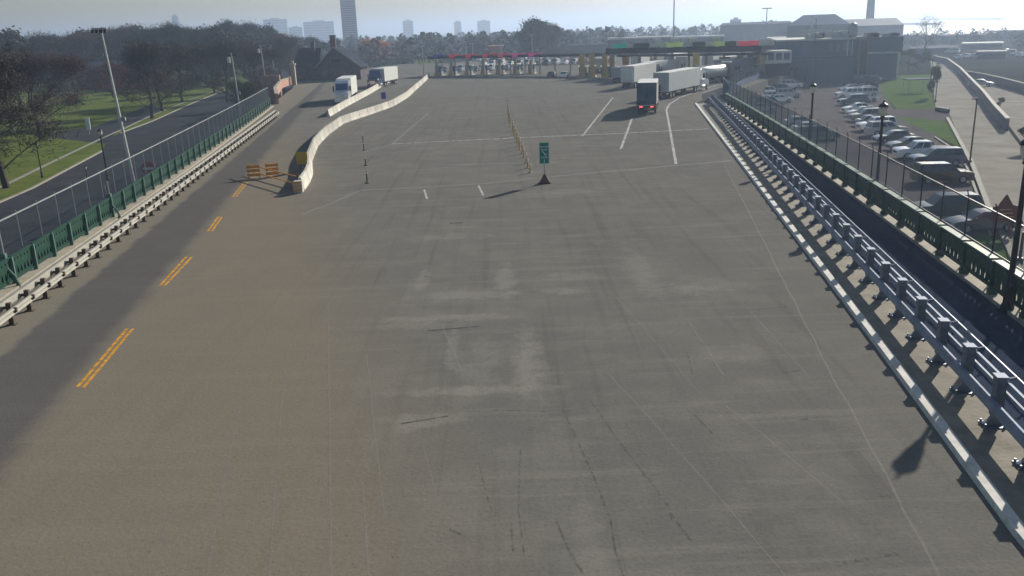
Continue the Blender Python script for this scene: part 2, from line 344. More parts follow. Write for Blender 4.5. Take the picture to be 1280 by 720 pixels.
# ------------------------------------------------------------------ right edge: kerb, rail, walkway, parapet, fence
KA, KB = G(1271,669), G(1175,538); kerb_px = [(1271,669),(1175,538),(1058,380),(943,227),(869,130)]
kerb = [Vector((10.3,6,0)), Vector((10.9,13,0))]+[G(*p) for p in kerb_px]
struct(MB().sweep(kerb, [(-.10,0),(-.06,.16),(.219,.16),(.219,0)]).build('kerb', 'kerbw'))
post_px = [(1240,538),(1206.5,495.5),(1175.5,458),(1149,427),(1126,400),(1090,356),(1045,312),(888,130)]
rp = [G(*p, .12) for p in post_px]
def fitline(pts):                                  # x as a quadratic of y
    import itertools
    n = len(pts); S = [sum(p.y**k for p in pts) for k in range(5)]; T = [sum(p.x*p.y**k for p in pts) for k in range(3)]
    A = Matrix(((S[0],S[1],S[2]),(S[1],S[2],S[3]),(S[2],S[3],S[4]))); return A.inverted() @ Vector(T)
rq = fitline([G(*p) for p in [(1240,538),(1175.5,458),(1126,400),(1045,312),(960,212),(888,130)]])
def railx(y): return rq[0]+rq[1]*y+rq[2]*y*y
kq = fitline([G(*p) for p in kerb_px])
pq = fitline([G(*p) for p in [(1277,400),(1220,360),(1185,335),(1130,292),(1071,246),(985,186),(906,131)]])
def parx(y): return pq[0]+pq[1]*y+pq[2]*y*y
def kx(y):
    for a, b in zip(kerb[:-1], kerb[1:]):
        if a.y <= y <= b.y: return a.x+(b.x-a.x)*(y-a.y)/(b.y-a.y)
    return kerb[-1].x if y > kerb[-1].y else kerb[0].x
ys = [6+3*i for i in range(42)]
ys = [y for y in ys if y < 129]+[129.0]
pts = [Vector((kx(y)+.22, y, 0)) for y in ys]+[Vector((railx(y)+.55, y, 0)) for y in ys[::-1]]
struct(MB().prism([(p.x, p.y) for p in pts], .004, .13).build('kerb_strip', 'sand'))
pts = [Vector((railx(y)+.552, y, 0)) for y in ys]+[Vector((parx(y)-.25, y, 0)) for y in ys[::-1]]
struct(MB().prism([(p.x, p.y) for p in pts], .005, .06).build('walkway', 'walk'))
pts = [Vector((parx(y)-.248, y, 0)) for y in ys]+[Vector((parx(y)+1.1, y, 0)) for y in ys[::-1]]  # outer ledge added so the panel holes show bright sunlit concrete
struct(MB().prism([(p.x, p.y) for p in pts], .006, .22).build('parapet_kerb', 'conc'))
def heading(fn, y): return math.atan2(1, fn(y+.5)-fn(y-.5))
# rail: x axis along rail (away from camera), +y to the left (traffic side)
rail = thing('bridge_guardrail', 'grey steel guardrail with square posts along the right kerb', 'guardrail', (0,0,0))
def post_mesh():
    mb = MB()
    pr = [(-.02,.0),(-.02,.03)]
    mb.box(-.17,.17,-.13,.13,.36,1.72)
    # curved bracket foot leaning towards the traffic
    side = [(-.34,.03),(.22,.03),(.13,.14),(.10,.3),(.11,.5),(-.11,.5),(-.13,.3),(-.2,.16),(-.34,.08)]
    vs = [(-.07, -y, z) for y, z in side]+[(.07, -y, z) for y, z in side]; n = len(side)
    mb.add(vs, [tuple(range(n)), tuple(range(n, 2*n))[::-1]]+[(i, n+i, n+(i+1)%n, (i+1)%n) for i in range(n)])
    mb.box(-.24,.24,-.26,.36,0,.035)
    for x in (-.19,.19):
        for y in (-.2,.3): mb.tube((x,y,.03),(x,y,.13),.035,n=6)
    mb.box(-.19,.19,-.16,.16,1.72,1.76, 1)
    mb.bar((0,-.10,1.60),(0,-.44,1.69),.05,.05,up=(1,0,0))
    return mb
p0 = None; npost = 0; y = 8.2; PY = []
while y < 128.6: PY.append(y); y += 2.42
for y in PY:
    if p0 is None: p0 = post_mesh().build('post', ['railpost','rail'], rail); o = p0
    else: o = p0.copy(); COL.objects.link(o); o.parent = rail
    o.location = (railx(y), y, .13); o.rotation_euler = (0,0,heading(railx, y)+0)
yy = [PY[0]-2+2*i for i in range(200)]; yy = [y for y in yy if y < 128.8]+[128.8]
pth = [Vector((railx(y), y, .13)) for y in yy]
MB().sweep(pth, [(-.30,.66),(-.135,.66),(-.135,.98),(-.30,.98)]).build('beam', 'rail', rail)          # heavy beam, traffic side
MB().sweep(pth, [(.14,1.44),(.22,1.44),(.22,1.58),(.14,1.58)]).build('top_rail', 'rail', rail)
MB().sweep(pth, [(.13,1.10),(.20,1.10),(.20,1.24),(.13,1.24)]).build('middle_rail', 'rail', rail)
MB().sweep(pth, [(.42,1.66),(.46,1.66),(.46,1.70),(.42,1.70)]).build('handrail', 'railpost', rail)
rail.location = (0,0,.016); rail.scale = (1,1,.88)
# short picket railing where the guardrail ends
pr_ = thing('picket_railing', 'short picket railing closing the far end of the walkway', 'railing')
a, b = G(878,128), G(905,118)
mb = MB(); L_ = (b-a).length; n = int(L_/.5)
for i in range(n+1):
    q = a.lerp(b, i/n); mb.bar(q, q+Vector((0,0,1.3)), .06, .06, up=(0,1,0))
mb.build('picket', 'railpost', pr_); mb = MB(); mb.bar(a+Vector((0,0,1.3)), b+Vector((0,0,1.3)), .12, .08); mb.bar(a+Vector((0,0,.25)), b+Vector((0,0,.25)), .08, .08); mb.build('rail', 'rail', pr_)
# ornamental parapet
par = thing('ornamental_parapet', 'green cast iron parapet with pierced panels beside the right walkway', 'parapet')
PP = 3.2; y = 9.3; YP = []
while y < 126.5: YP.append(y); y += PP*math.sin(heading(parx, y))
def drop(cx, z0, s=1.):                          # teardrop outline
    return [(cx, z0+.42*s), (cx-.045*s, z0+.3*s), (cx-.1*s, z0+.17*s), (cx-.11*s, z0+.09*s), (cx-.07*s, z0+.02*s), (cx, z0), (cx+.07*s, z0+.02*s), (cx+.11*s, z0+.09*s), (cx+.1*s, z0+.17*s), (cx+.045*s, z0+.3*s)]
def panel_mesh(L, front='dgreen'):
    # pierced plate: ribbon grid of balusters with teardrop gaps
    bm = bmesh.new(); x0, x1, z0, z1 = .12, L-.12, .34, 1.40
    def face_with_holes():
        me_v = [bm.verts.new((x0,0,z0)), bm.verts.new((x1,0,z0)), bm.verts.new((x1,0,z1)), bm.verts.new((x0,0,z1))]
        ed = [bm.edges.new((me_v[i], me_v[(i+1)%4])) for i in range(4)]
        n = 6; w = (x1-x0)/n
        holes = []
        for i in range(n):
            cx = x0+w*(i+.5)
            holes.append(drop(cx, z0+.10)); 
            if i < n-1: holes.append([(cx+w/2+.065*math.cos(q*PI/3), z1-.2+.075*math.sin(q*PI/3)) for q in range(6)])
        for h in holes:
            vv = [bm.verts.new((x,0,z)) for x, z in h]; ed += [bm.edges.new((vv[i], vv[(i+1)%len(vv)])) for i in range(len(vv))]
        bmesh.ops.triangle_fill(bm, use_beauty=True, edges=ed)
    face_with_holes()
    # drop any fill inside the holes
    def inside(p, poly):
        c = False; j = len(poly)-1
        for i in range(len(poly)):
            if (poly[i][1] > p[1]) != (poly[j][1] > p[1]) and p[0] < (poly[j][0]-poly[i][0])*(p[1]-poly[i][1])/(poly[j][1]-poly[i][1])+poly[i][0]: c = not c
            j = i
        return c
    n = 6; w = (x1-x0)/n; hs = []
    for i in range(n):
        cx = x0+w*(i+.5); hs.append(drop(cx, z0+.10))
        if i < n-1: hs.append([(cx+w/2+.065*math.cos(q*PI/3), z1-.2+.075*math.sin(q*PI/3)) for q in range(6)])
    dele = [f for f in bm.faces if any(inside((f.calc_center_median().x, f.calc_center_median().z), h) for h in hs)]
    bmesh.ops.delete(bm, geom=dele, context='FACES')
    r = bmesh.ops.extrude_face_region(bm, geom=bm.faces[:]); bmesh.ops.translate(bm, vec=(0,.05,0), verts=[v for v in r['geom'] if isinstance(v, bmesh.types.BMVert)])
    # ridge boxes on the plate
    def bx(a,b,c,d,e,f): 
        mm = Matrix.Translation(((a+b)/2,(c+d)/2,(e+f)/2)) @ Matrix.Diagonal((b-a,d-c,f-e,1)); bmesh.ops.create_cube(bm, size=1, matrix=mm)
    bx(x0,x1,-.045,.095,z0-.08,z0+.003); bx(x0,x1,-.03,.085,z1-.06,z1+.02)
    me = bpy.data.meshes.new('panel'); bmesh.ops.recalc_face_normals(bm, faces=bm.faces); bm.to_mesh(me); bm.free(); me.materials.append(M[front]); return me
pan = panel_mesh(PP)
def ppost():
    mb = MB(); mb.box(-.11,.11,-.13,.13,0,1.36); mb.box(-.15,.15,-.17,.17,0,.2); mb.box(-.14,.14,-.16,.16,1.36,1.44); return mb
def pcap(L): mb = MB(); mb.box(.16,L-.16,-.17,.17,1.425,1.5); return mb
o1 = o2 = o3 = None
for i, y in enumerate(YP):
    hd = heading(parx, y)
    for kind in ('panel','post','cap'):
        if kind == 'panel': o = bpy.data.objects.new('panel', pan); COL.objects.link(o)
        elif kind == 'post':
            if o2 is None: o2 = ppost().build('post', 'dgreen', par); o = o2
            else: o = o2.copy(); COL.objects.link(o)
        else:
            if o3 is None: o3 = pcap(PP).build('coping', 'lgreen', par); o = o3
            else: o = o3.copy(); COL.objects.link(o)
        o.parent = par; o.location = (parx(y), y, .22); o.rotation_euler = (0,0,hd)
def chainlink(path, z0, z1, pitch=.11, w=.010):    # two sets of slanted wires, real geometry
    mb = MB(); H = z1-z0
    for sgn in (1, -1):
        tot = sum((Vector(b)-Vector(a)).length for a, b in zip(path[:-1], path[1:]))
        cum = [0]
        for a, b in zip(path[:-1], path[1:]): cum.append(cum[-1]+(Vector(b)-Vector(a)).length)
        def at(d):
            d = max(0, min(tot, d))
            for i in range(len(path)-1):
                if d <= cum[i+1]+1e-6: return Vector(path[i]).lerp(Vector(path[i+1]), (d-cum[i])/(cum[i+1]-cum[i]))
        d = 0
        while d < tot-H:
            a = at(d if sgn > 0 else d+H); b = at(d+H if sgn > 0 else d)
            a = Vector((a.x, a.y, z0)); b = Vector((b.x, b.y, z1)); t = (b-a).normalized()
            l = Vector((t.y, -t.x, 0)).normalized()*w*.5; u = t.cross(l).normalized()*w*.5
            mb.add([a+u, a-u*.5+l, a-u*.5-l, b+u, b-u*.5+l, b-u*.5-l], [(0,1,4,3),(1,2,5,4),(2,0,3,5)])
            d += pitch*1.414
    return mb
fen = thing('chain_link_fence', 'tall chain-link fence on dark posts above the green parapet, right side', 'fence')
fp = [Vector((parx(y)+.28, y, 0)) for y in [10+4*i for i in range(29)]]+[Vector((parx(127)+.28,127,0))]
f0 = None
for i, (q, hd) in enumerate(along(fp, 3.2, .4)):
    if f0 is None: f0 = MB().tube((0,0,.2),(0,0,3.45),.04,n=8).tube((0,0,3.45),(.03,.25,3.75),.03,n=6).build('post', 'darkmetal', fen); o = f0
    else: o = f0.copy(); COL.objects.link(o); o.parent = fen
    o.location = q
MB().sweep(fp, [(-.03,3.38),(.03,3.38),(.03,3.44),(-.03,3.44)]).build('top_rail', 'darkmetal', fen)
MB().sweep(fp, [(-.02,1.72),(.02,1.72),(.02,1.76),(-.02,1.76)]).build('bottom_rail', 'darkmetal', fen)
chainlink(fp, 1.5, 3.4).build('wire_mesh', 'wire', fen)
# fence along the plaza edge beyond, with solid blue-grey boards
fen2 = thing('board_fence', 'dark blue-grey board fence running from the walkway end to the truck booths', 'fence')
fb = [G(904,131), G(903.5,121), G(930,106), G(960,94), G(988,84)]
fb2 = fb[1:]
MB().sweep([Vector((31.9,127.2,0)), G(903.5,121)], [(-.06,-3),(.06,-3),(.06,3.0),(-.06,3.0)]).build('end_board', 'bluegrey', fen2)
MB().sweep(fb2, [(-.04,.0),(.04,.0),(.04,1.1),(-.04,1.1)]).build('board', 'bluegrey', fen2)
chainlink(fb2, 1.1, 2.6, .14, .014).build('wire_mesh', 'wire', fen2)
f0 = None
for q, hd in along(fb2, 3.2):
    if f0 is None: f0 = MB().tube((0,0,0),(0,0,2.7),.045,n=6).build('post', 'darkmetal', fen2); o = f0
    else: o = f0.copy(); COL.objects.link(o); o.parent = fen2
    o.location = q
# street lamps on the bridge edge
def make_lamp(h=7.2, label='', group='black lantern lamps along the right parapet'):
    t = thing('street_lamp', label, 'street lamp', (0,0,0), 0, group)
    MB().lathe([(.26,0),(.26,.35),(.2,.5),(.2,1.2),(.15,1.3),(.12,1.5),(.09,h-1.15),(.16,h-1.1),(.16,h-1.02),(.1,h-.98)], n=14).build('pole', 'darkmetal', t, smooth=False)
    MB().lathe([(.14,h-.98),(.24,h-.8),(.3,h-.5),(.29,h-.36)], n=14).build('lantern', 'lantern', t, smooth=True)
    MB().lathe([(.35,h-.36),(.35,h-.31),(.28,h-.2),(.16,h-.12),(.07,h-.08),(.05,h),(.02,h+.12)], n=14).build('lantern_cap', 'darkmetal', t)
    mb = MB()
    for k in range(8):
        q = k*PI/4; mb.bar((.15*math.cos(q), .15*math.sin(q), h-.98), (.31*math.cos(q), .31*math.sin(q), h-.36), .02, .02)
    mb.build('lantern_frame', 'darkmetal', t)
    return t
L0 = make_lamp(7.3, 'tall black lantern lamp at the right edge, nearest of the four')
lamps = [((1258,392),166), ((1087,258),125), ((1011,199),102), ((962,150),95)]
labs = ['tall black lantern lamp in front of the brown diamond sign, at the right picture edge', 'black lantern lamp standing between the parapet and the middle of the parked cars',
        'black lantern lamp behind the parapet, farther than the other two that show']
for i, ((bx, by), ty) in enumerate(lamps[:3]):
    g = G(bx, by); g.x = parx(g.y)+.45 if i else g.x
    o = copy_tree(L0); o.location = (g.x, g.y, 0); h = HT((g.x, g.y, 0), ty)
    o.scale = (h/7.4,)*3; o['label'] = labs[i]
dl = G(1132,596)                                   # the shadow of the head on the deck
SAZ, SEL = math.radians(38), math.radians(24.0)
LL = 7.0/math.tan(SEL); 
# ------------------------------------------------------------------ left edge
lq = fitline([G(*p) for p in [(12,408),(75,360),(122,324),(158,294.6),(262,213),(345,148)]])
def lx(y): return lq[0]+lq[1]*y+lq[2]*y*y
lr = thing('left_guardrail', 'pale twin-beam guardrail on rusty posts along the left shoulder', 'guardrail')
def lpost():
    mb = MB(); mb.box(-.09,.09,-.10,.10,0,.98); mb.box(-.16,.16,-.2,.2,0,.03); mb.box(-.05,.05,-.30,-.1,.55,.75); mb.box(-.08,.08,.10,.30,.72,.82)
    return mb
y = 20.2; p0 = None; LY = []
while y < 133: LY.append(y); y += 1.95
for y in LY:
    if p0 is None: p0 = lpost().build('post', 'rust', lr); o = p0
    else: o = p0.copy(); COL.objects.link(o); o.parent = lr
    o.location = (lx(y)-.02, y, 0); o.rotation_euler = (0,0,heading(lx, y)+0)
yy = [y for y in [18+2.0*i for i in range(60)] if y < 133]+[133.5]
lp = [Vector((lx(y), y, 0)) for y in yy]
MB().sweep(lp, [(.09,.42),(.17,.45),(.24,.5),(.17,.56),(.17,.62),(.24,.68),(.17,.74),(.09,.76)]).build('front_beam', 'lrail', lr)
MB().sweep(lp, [(-.5,.62),(-.3,.62),(-.26,.70),(-.3,.98),(-.5,.98)]).build('rear_beam', 'lrail', lr)
pq2 = fitline([G(*p) for p in [(0,370),(70,321),(140,276),(250,198),(338,134)]])
def lpx(y): return pq2[0]+pq2[1]*y+pq2[2]*y*y
lpar = thing('green_parapet', 'green framed mesh parapet behind the left guardrail', 'parapet')
lpar_path = [Vector((lpx(y), y, 0)) for y in [22+4*i for i in range(34)]]
struct(MB().sweep([p+Vector((.35,0,0)) for p in lpar_path], [(-.75,0.004),(.10,0.004),(.10,.14),(-.75,.14)]).build('parapet_kerb', 'conc'))
PL = 2.75
lpan = panel_mesh(PL, 'green')
o2 = o3 = None; y = 23.0; 
while y < 152:
    hd = heading(lpx, y)
    o = bpy.data.objects.new('panel', lpan); COL.objects.link(o); o.parent = lpar; o.location = (lpx(y), y, .02); o.rotation_euler = (0,0,hd)
    if o2 is None: o2 = MB().box(-.06,.06,-.16,.07,.1,1.46).build('post', 'lgreen', lpar); o3 = MB().box(0.07,PL-.07,-.08,.08,1.425,1.5).build('coping', 'green', lpar); a_, b_ = o2, o3
    else:
        a_ = o2.copy(); b_ = o3.copy(); COL.objects.link(a_); COL.objects.link(b_)
    for q in (a_, b_): q.parent = lpar; q.location = (lpx(y), y, .02); q.rotation_euler = (0,0,hd)
    y += PL*math.sin(hd)
lf = thing('chain_link_fence', 'chain-link fence on thin posts above the left green parapet', 'fence')
lfp = [p+Vector((-.25,0,0)) for p in lpar_path]
chainlink(lfp, 1.45, 3.25).build('wire_mesh', 'wire', lf)
MB().sweep(lfp, [(-.03,3.22),(.03,3.22),(.03,3.28),(-.03,3.28)]).build('top_rail', 'greymetal', lf)
f0 = None
for q, hd in along(lfp, 2.75, .6):
    if f0 is None: f0 = MB().tube((0,0,0.1),(0,0,3.4),.035,n=6).build('post', 'greymetal', lf); o = f0
    else: o = f0.copy(); COL.objects.link(o); o.parent = lf
    o.location = q
def conduit(px0, px1, ty, label):
    b = G(*px0); t = thing('conduit_post', label, 'post', b, 0, 'green conduit posts on the left parapet'); h = HT(b, ty)
    MB().tube((0,0,0),(0,0,.25),.1,n=8).tube((0,0,.25),(-.1,0,.6),.07,n=8).tube((-.1,0,.6),(-.45,.1,1.0),.06,n=8).tube((-.45,.1,1.0),(-.5,.1,1.6),.06,n=8).build('bent_pipe', 'lgreen', t)
    MB().tube((-.5,.1,1.6),(-.5,.1,h),.06,.05,n=8).tube((-.7,.1,.9),(-.7,.1,h-.3),.035,n=6).build('upright', 'greymetal', t)
    MB().box(-.62,-.38,0,.2,1.5,1.75).build('clamp', 'lgreen', t)
conduit((24,360), None, 262, 'pale green conduit post with a bent foot at the left picture edge')
conduit((150,274), None, 226, 'pale green conduit post with a bent foot beside the far part of left parapet')
# ------------------------------------------------------------------ jersey barriers
def jersey_mesh(L=3.9, h=1.0):
    pr = [(-.32,0),(-.32,.08),(-.18,.34),(-.10,h),(.10,h),(.18,.34),(.32,.08),(.32,0)]
    mb = MB(); mb.sweep([(.03,0,0),(L-.03,0,0)], pr); mb.box(.6,.75,-.335,.335,0,.07); return mb
nt_ = M['jersey'].node_tree; oi = nt_.nodes.new('ShaderNodeObjectInfo'); mr_ = nt_.nodes.new('ShaderNodeMapRange'); mr_.inputs['To Min'].default_value = .72; mr_.inputs['To Max'].default_value = 1.12
hs_ = nt_.nodes.new('ShaderNodeHueSaturation'); b_ = nt_.nodes['Principled BSDF']; lk = b_.inputs['Base Color'].links[0].from_socket
nt_.links.new(oi.outputs['Random'], mr_.inputs['Value']); nt_.links.new(mr_.outputs[0], hs_.inputs['Value']); nt_.links.new(lk, hs_.inputs['Color']); nt_.links.new(hs_.outputs[0], b_.inputs['Base Color'])
jm = None
def jersey_run(px, label, group):
    global jm
    pts = along([G(*p) for p in px], 4.0)
    for i, (q, hd) in enumerate(pts[:-1]):
        if jm is None: jm = jersey_mesh().build('jersey_barrier', 'jersey'); o = jm
        else: o = jm.copy(); COL.objects.link(o)
        nx = pts[i+1][0]; d = nx-q
        o.location = q; o.rotation_euler = (0,0,math.atan2(d.y, d.x)); tag(o, label % ordn(i), 'barrier', group)
jersey_run([(376,238),(387,222),(386,203),(394,183),(407,169),(428,154),(462,143),(490,133),(508,122),(521,110),(531,101),(537,95)], 'concrete barrier block in the long curved line, %s from its near end', 'concrete barrier blocks in the long curved line')
jersey_run([(410,146),(430,134),(460,118),(495,97)], 'concrete barrier block in the short line by the white truck, %s from near end', 'concrete barrier blocks in the short line')
# gate arm with orange drums, yellow sign at the barrier nose
a, b = G(374,236), G(312,219)
gate = thing('swing_barrier', 'low swing barrier of two dark pipes reaching out from the curved barrier', 'barrier', a); dd = b-a+Vector((0,6.0,0))*0
MB().tube((0,0,.95), (b-a)+Vector((0,0,.95)), .05, n=6).build('upper_pipe', 'orange', gate); MB().tube((0,0,.35), (b-a)+Vector((0,0,.35)), .05, n=6).build('lower_pipe', 'orange', gate)
MB().tube((0,0,0),(0,0,1.2),.09,n=8).build('post', 'rust', gate)
def drum(px, py, label, s=1.):
    o = thing('barricade', label, 'barricade', G(px, py), .25, 'orange board barricades by the curved barrier')
    for z in (.18, .55, .88): MB().box(-.55,.55,-.03,.03,z,z+.24).build('board', 'orange', o)
    for x in (-.45,.45): MB().bar((x,-.3,0),(x,.0,1.2),.06,.06,up=(1,0,0)).bar((x,.3,0),(x,.0,1.2),.06,.06,up=(1,0,0)).build('leg', 'yellowsign', o)
drum(318, 223, 'orange board barricade under the free end of the swing barrier'); drum(341, 221, 'orange board barricade under the middle of the swing barrier')
b = G(379,214); t = thing('warning_sign', 'square yellow warning sign on a short post at the curved barrier', 'sign', b); h = HT(b, 190)
MB().box(-.05,.05,-.02,.02,0,h).build('post', 'greymetal', t); MB().box(-.5,.5,-.05,-.02,h-1.1,h).build('sign_plate', 'yellowsign', t)
b = G(376,240); t = thing('barrier_nose', 'orange and grey striped end block at the near tip of curved barrier', 'crash cushion', b)
MB().box(-.45,.25,-.5,.2,0,.9).build('block', 'jersey', t, bevel=.05)
mb = MB()
for k in range(3): mb.add([(-.46+.0,-.51,.1+.28*k),(.26,-.51,.25+.28*k),(.26,-.51,.38+.28*k),(-.46,-.51,.23+.28*k)], [(0,1,2,3)])
mb.build('orange_stripe', 'orange', t)
b = G(480,128); t = thing('blue_sign', 'small blue sign post between the two barrier lines', 'sign', b); MB().box(-.03,.03,-.03,.03,0,1.1).build('post', 'greymetal', t); MB().box(-.4,.4,-.06,-.03,.6,1.7).build('sign_plate', 'blue', t)
# green lane sign on a portable base
b = G(681,229); h = HT(b, 178); sign = thing('lane_sign', 'tall green lane sign with white lettering on a portable base', 'sign', b)
z0 = h-1.62
MB().box(-.38,.38,-.045,-.0,z0,h).build('sign_plate', 'signgreen', sign)
MB().box(-.36,.36,-.048,-.046,h-.03,h-.01).box(-.36,.36,-.048,-.046,z0+.01,z0+.03).box(-.36,-.34,-.048,-.046,z0+.03,h-.03).box(.34,.36,-.048,-.046,z0+.03,h-.03).build('sign_border', 'signwhite', sign)
def text(body, size, loc, rot, mname, parent, name='lettering', al='CENTER'):
    cu = bpy.data.curves.new(name, 'FONT'); cu.body = body; cu.size = size; cu.align_x = al; cu.extrude = .004
    o = bpy.data.objects.new(name+'_src', cu); COL.objects.link(o); bpy.context.view_layer.update()
    dg = bpy.context.evaluated_depsgraph_get(); me = bpy.data.meshes.new_from_object(o.evaluated_get(dg)); bpy.data.objects.remove(o)
    me.materials.clear(); me.materials.append(M[mname]); q = bpy.data.objects.new(name, me); COL.objects.link(q); q.parent = parent; q.location = loc; q.rotation_euler = rot; return q
R90 = (PI/2, 0, 0)
for txt, z, s in (('TRUCKS', h-.38, .19), ('BUSES', h-.60, .17), ('CARS', z0+.42, .2)): text(txt, s, (0,-.052,z), R90, 'signwhite', sign)
mb = MB(); mb.bar((-.14,-.05,h-.66),(.14,-.05,h-.98),.004,.06, up=(0,0,1)); mb.bar((.14,-.05,h-.98),(.03,-.05,h-.93),.004,.05); mb.bar((.14,-.05,h-.98),(.15,-.05,h-.84),.004,.05, up=(1,0,0)); mb.bar((0,-.05,z0+.08),(0,-.05,z0+.34),.05,.004, up=(0,1,0))
mb.build('arrow', 'signwhite', sign)
MB().tube((0,.03,.3),(0,.03,h-.2),.04,n=6).build('post', 'greymetal', sign)
MB().prism([(-.45,-.3),(.45,-.3),(.45,.35),(-.45,.35)],0,.08).build('base', 'darkmetal', sign)
mb = MB(); n4 = [(-.38,-.28,.08),(.38,-.28,.08),(.38,.3,.08),(-.38,.3,.08),(-.06,-.04,.72),(.06,-.04,.72),(.06,.08,.72),(-.06,.08,.72)]
mb.add(n4, [(0,1,5,4),(1,2,6,5),(2,3,7,6),(3,0,4,7),(4,5,6,7)]); mb.build('ballast_cone', 'brown', sign)
# delineator posts (orange line and dark line)
def delin(px, py, ty, m, label, group, r=.05):
    b = G(px, py); h = max(.8, HT(b, ty)); t = thing('delineator_post', label, 'delineator post', b, 0, group)
    MB().lathe([(.17,0),(.17,.05),(.06,.09),(r,.12),(r*.9,h)], n=8).build('tube', m, t)
    MB().lathe([(r+.012,h*.72),(r+.012,h*.72+.1)], n=8).lathe([(r+.012,h*.9),(r+.012,h*.9+.08)], n=8).build('reflective_band', 'signwhite', t)
dd = [(635,145,118),(636,149,126),(637,154,132),(638,158,138),(641,164,144),(642,169,148),(644,173,152),(646,178,157),(648,183,162),(650,187,167),(653,192,172),(655,197,180),(658,204,187),(660,210,195),(663,216,200)]
for i, (x, y, ty) in enumerate(dd[::-1]): delin(x, y, ty+4, 'pale_orange', 'thin orange delineator post behind the green sign, %s from the near end' % ordn(i), 'orange delineator posts behind the green sign', .07)
for i, (x, y, ty) in enumerate([(459,229,212),(457,207,195),(455,188,176),(454,178,166)]): delin(x, y, ty, 'darkmetal', 'thin dark delineator post, %s from the near end of the left row' % ordn(i), 'dark delineator posts right of the curved barrier')
# ------------------------------------------------------------------ vehicles
paints = {}
def paint(n, c, rough=.25, metal=.3):
    if n not in paints: paints[n] = mat('paint_'+n, c, rough, metal, var=.04, scale=2, spec=.6)
    b_ = paints[n].node_tree.nodes['Principled BSDF']; b_.inputs['Coat Weight'].default_value = .9; b_.inputs['Coat Roughness'].default_value = .06
    return paints[n]
PC = dict(black=(.015,.017,.022), white=(.85,.86,.87), silver=(.55,.57,.6), grey=(.13,.14,.155), blue=(.03,.06,.14), red=(.3,.02,.03), darkgreen=(.03,.06,.05), beige=(.35,.32,.26), teal=(.12,.2,.22))
def arch(cx, r, n=7): return [(cx+r*math.cos(PI-k*PI/(n-1)), .30+r*math.sin(PI-k*PI/(n-1))) for k in range(n)]
def body_profile(kind):
    if kind == 'sedan':  L=4.75; top=[(2.3,.42),(2.34,.62),(2.2,.76),(1.2,.93),(-1.75,.98),(-2.2,.96),(-2.34,.8),(-2.34,.42)]; cab=(-1.75,1.15,-1.05,.25,.94,1.43); wx=1.38; r=.33
    elif kind == 'suv':  L=4.95; top=[(2.4,.48),(2.44,.85),(2.3,1.0),(1.3,1.10),(-2.3,1.12),(-2.42,1.0),(-2.42,.48)]; cab=(-2.36,1.25,-2.1,.45,1.08,1.78); wx=1.48; r=.38
    elif kind == 'hatch': L=4.2; top=[(2.05,.42),(2.09,.66),(1.95,.8),(1.1,.95),(-1.9,1.0),(-2.05,.9),(-2.08,.42)]; cab=(-1.98,1.08,-1.45,.3,.96,1.5); wx=1.28; r=.32
    elif kind == 'van': L=5.1; top=[(2.5,.45),(2.55,.85),(2.4,1.0),(1.7,1.15),(-2.45,1.2),(-2.52,1.05),(-2.52,.45)]; cab=(-2.48,1.75,-2.35,.85,1.15,1.95); wx=1.5; r=.36
    else:                L=5.7; top=[(2.75,.55),(2.78,.95),(2.65,1.1),(1.6,1.18),(-.6,1.2),(-2.75,1.15),(-2.82,1.05),(-2.82,.55)]; cab=(-.75,1.5,-.55,.75,1.16,1.85); wx=1.75; r=.42
    return L, top, cab, wx, r
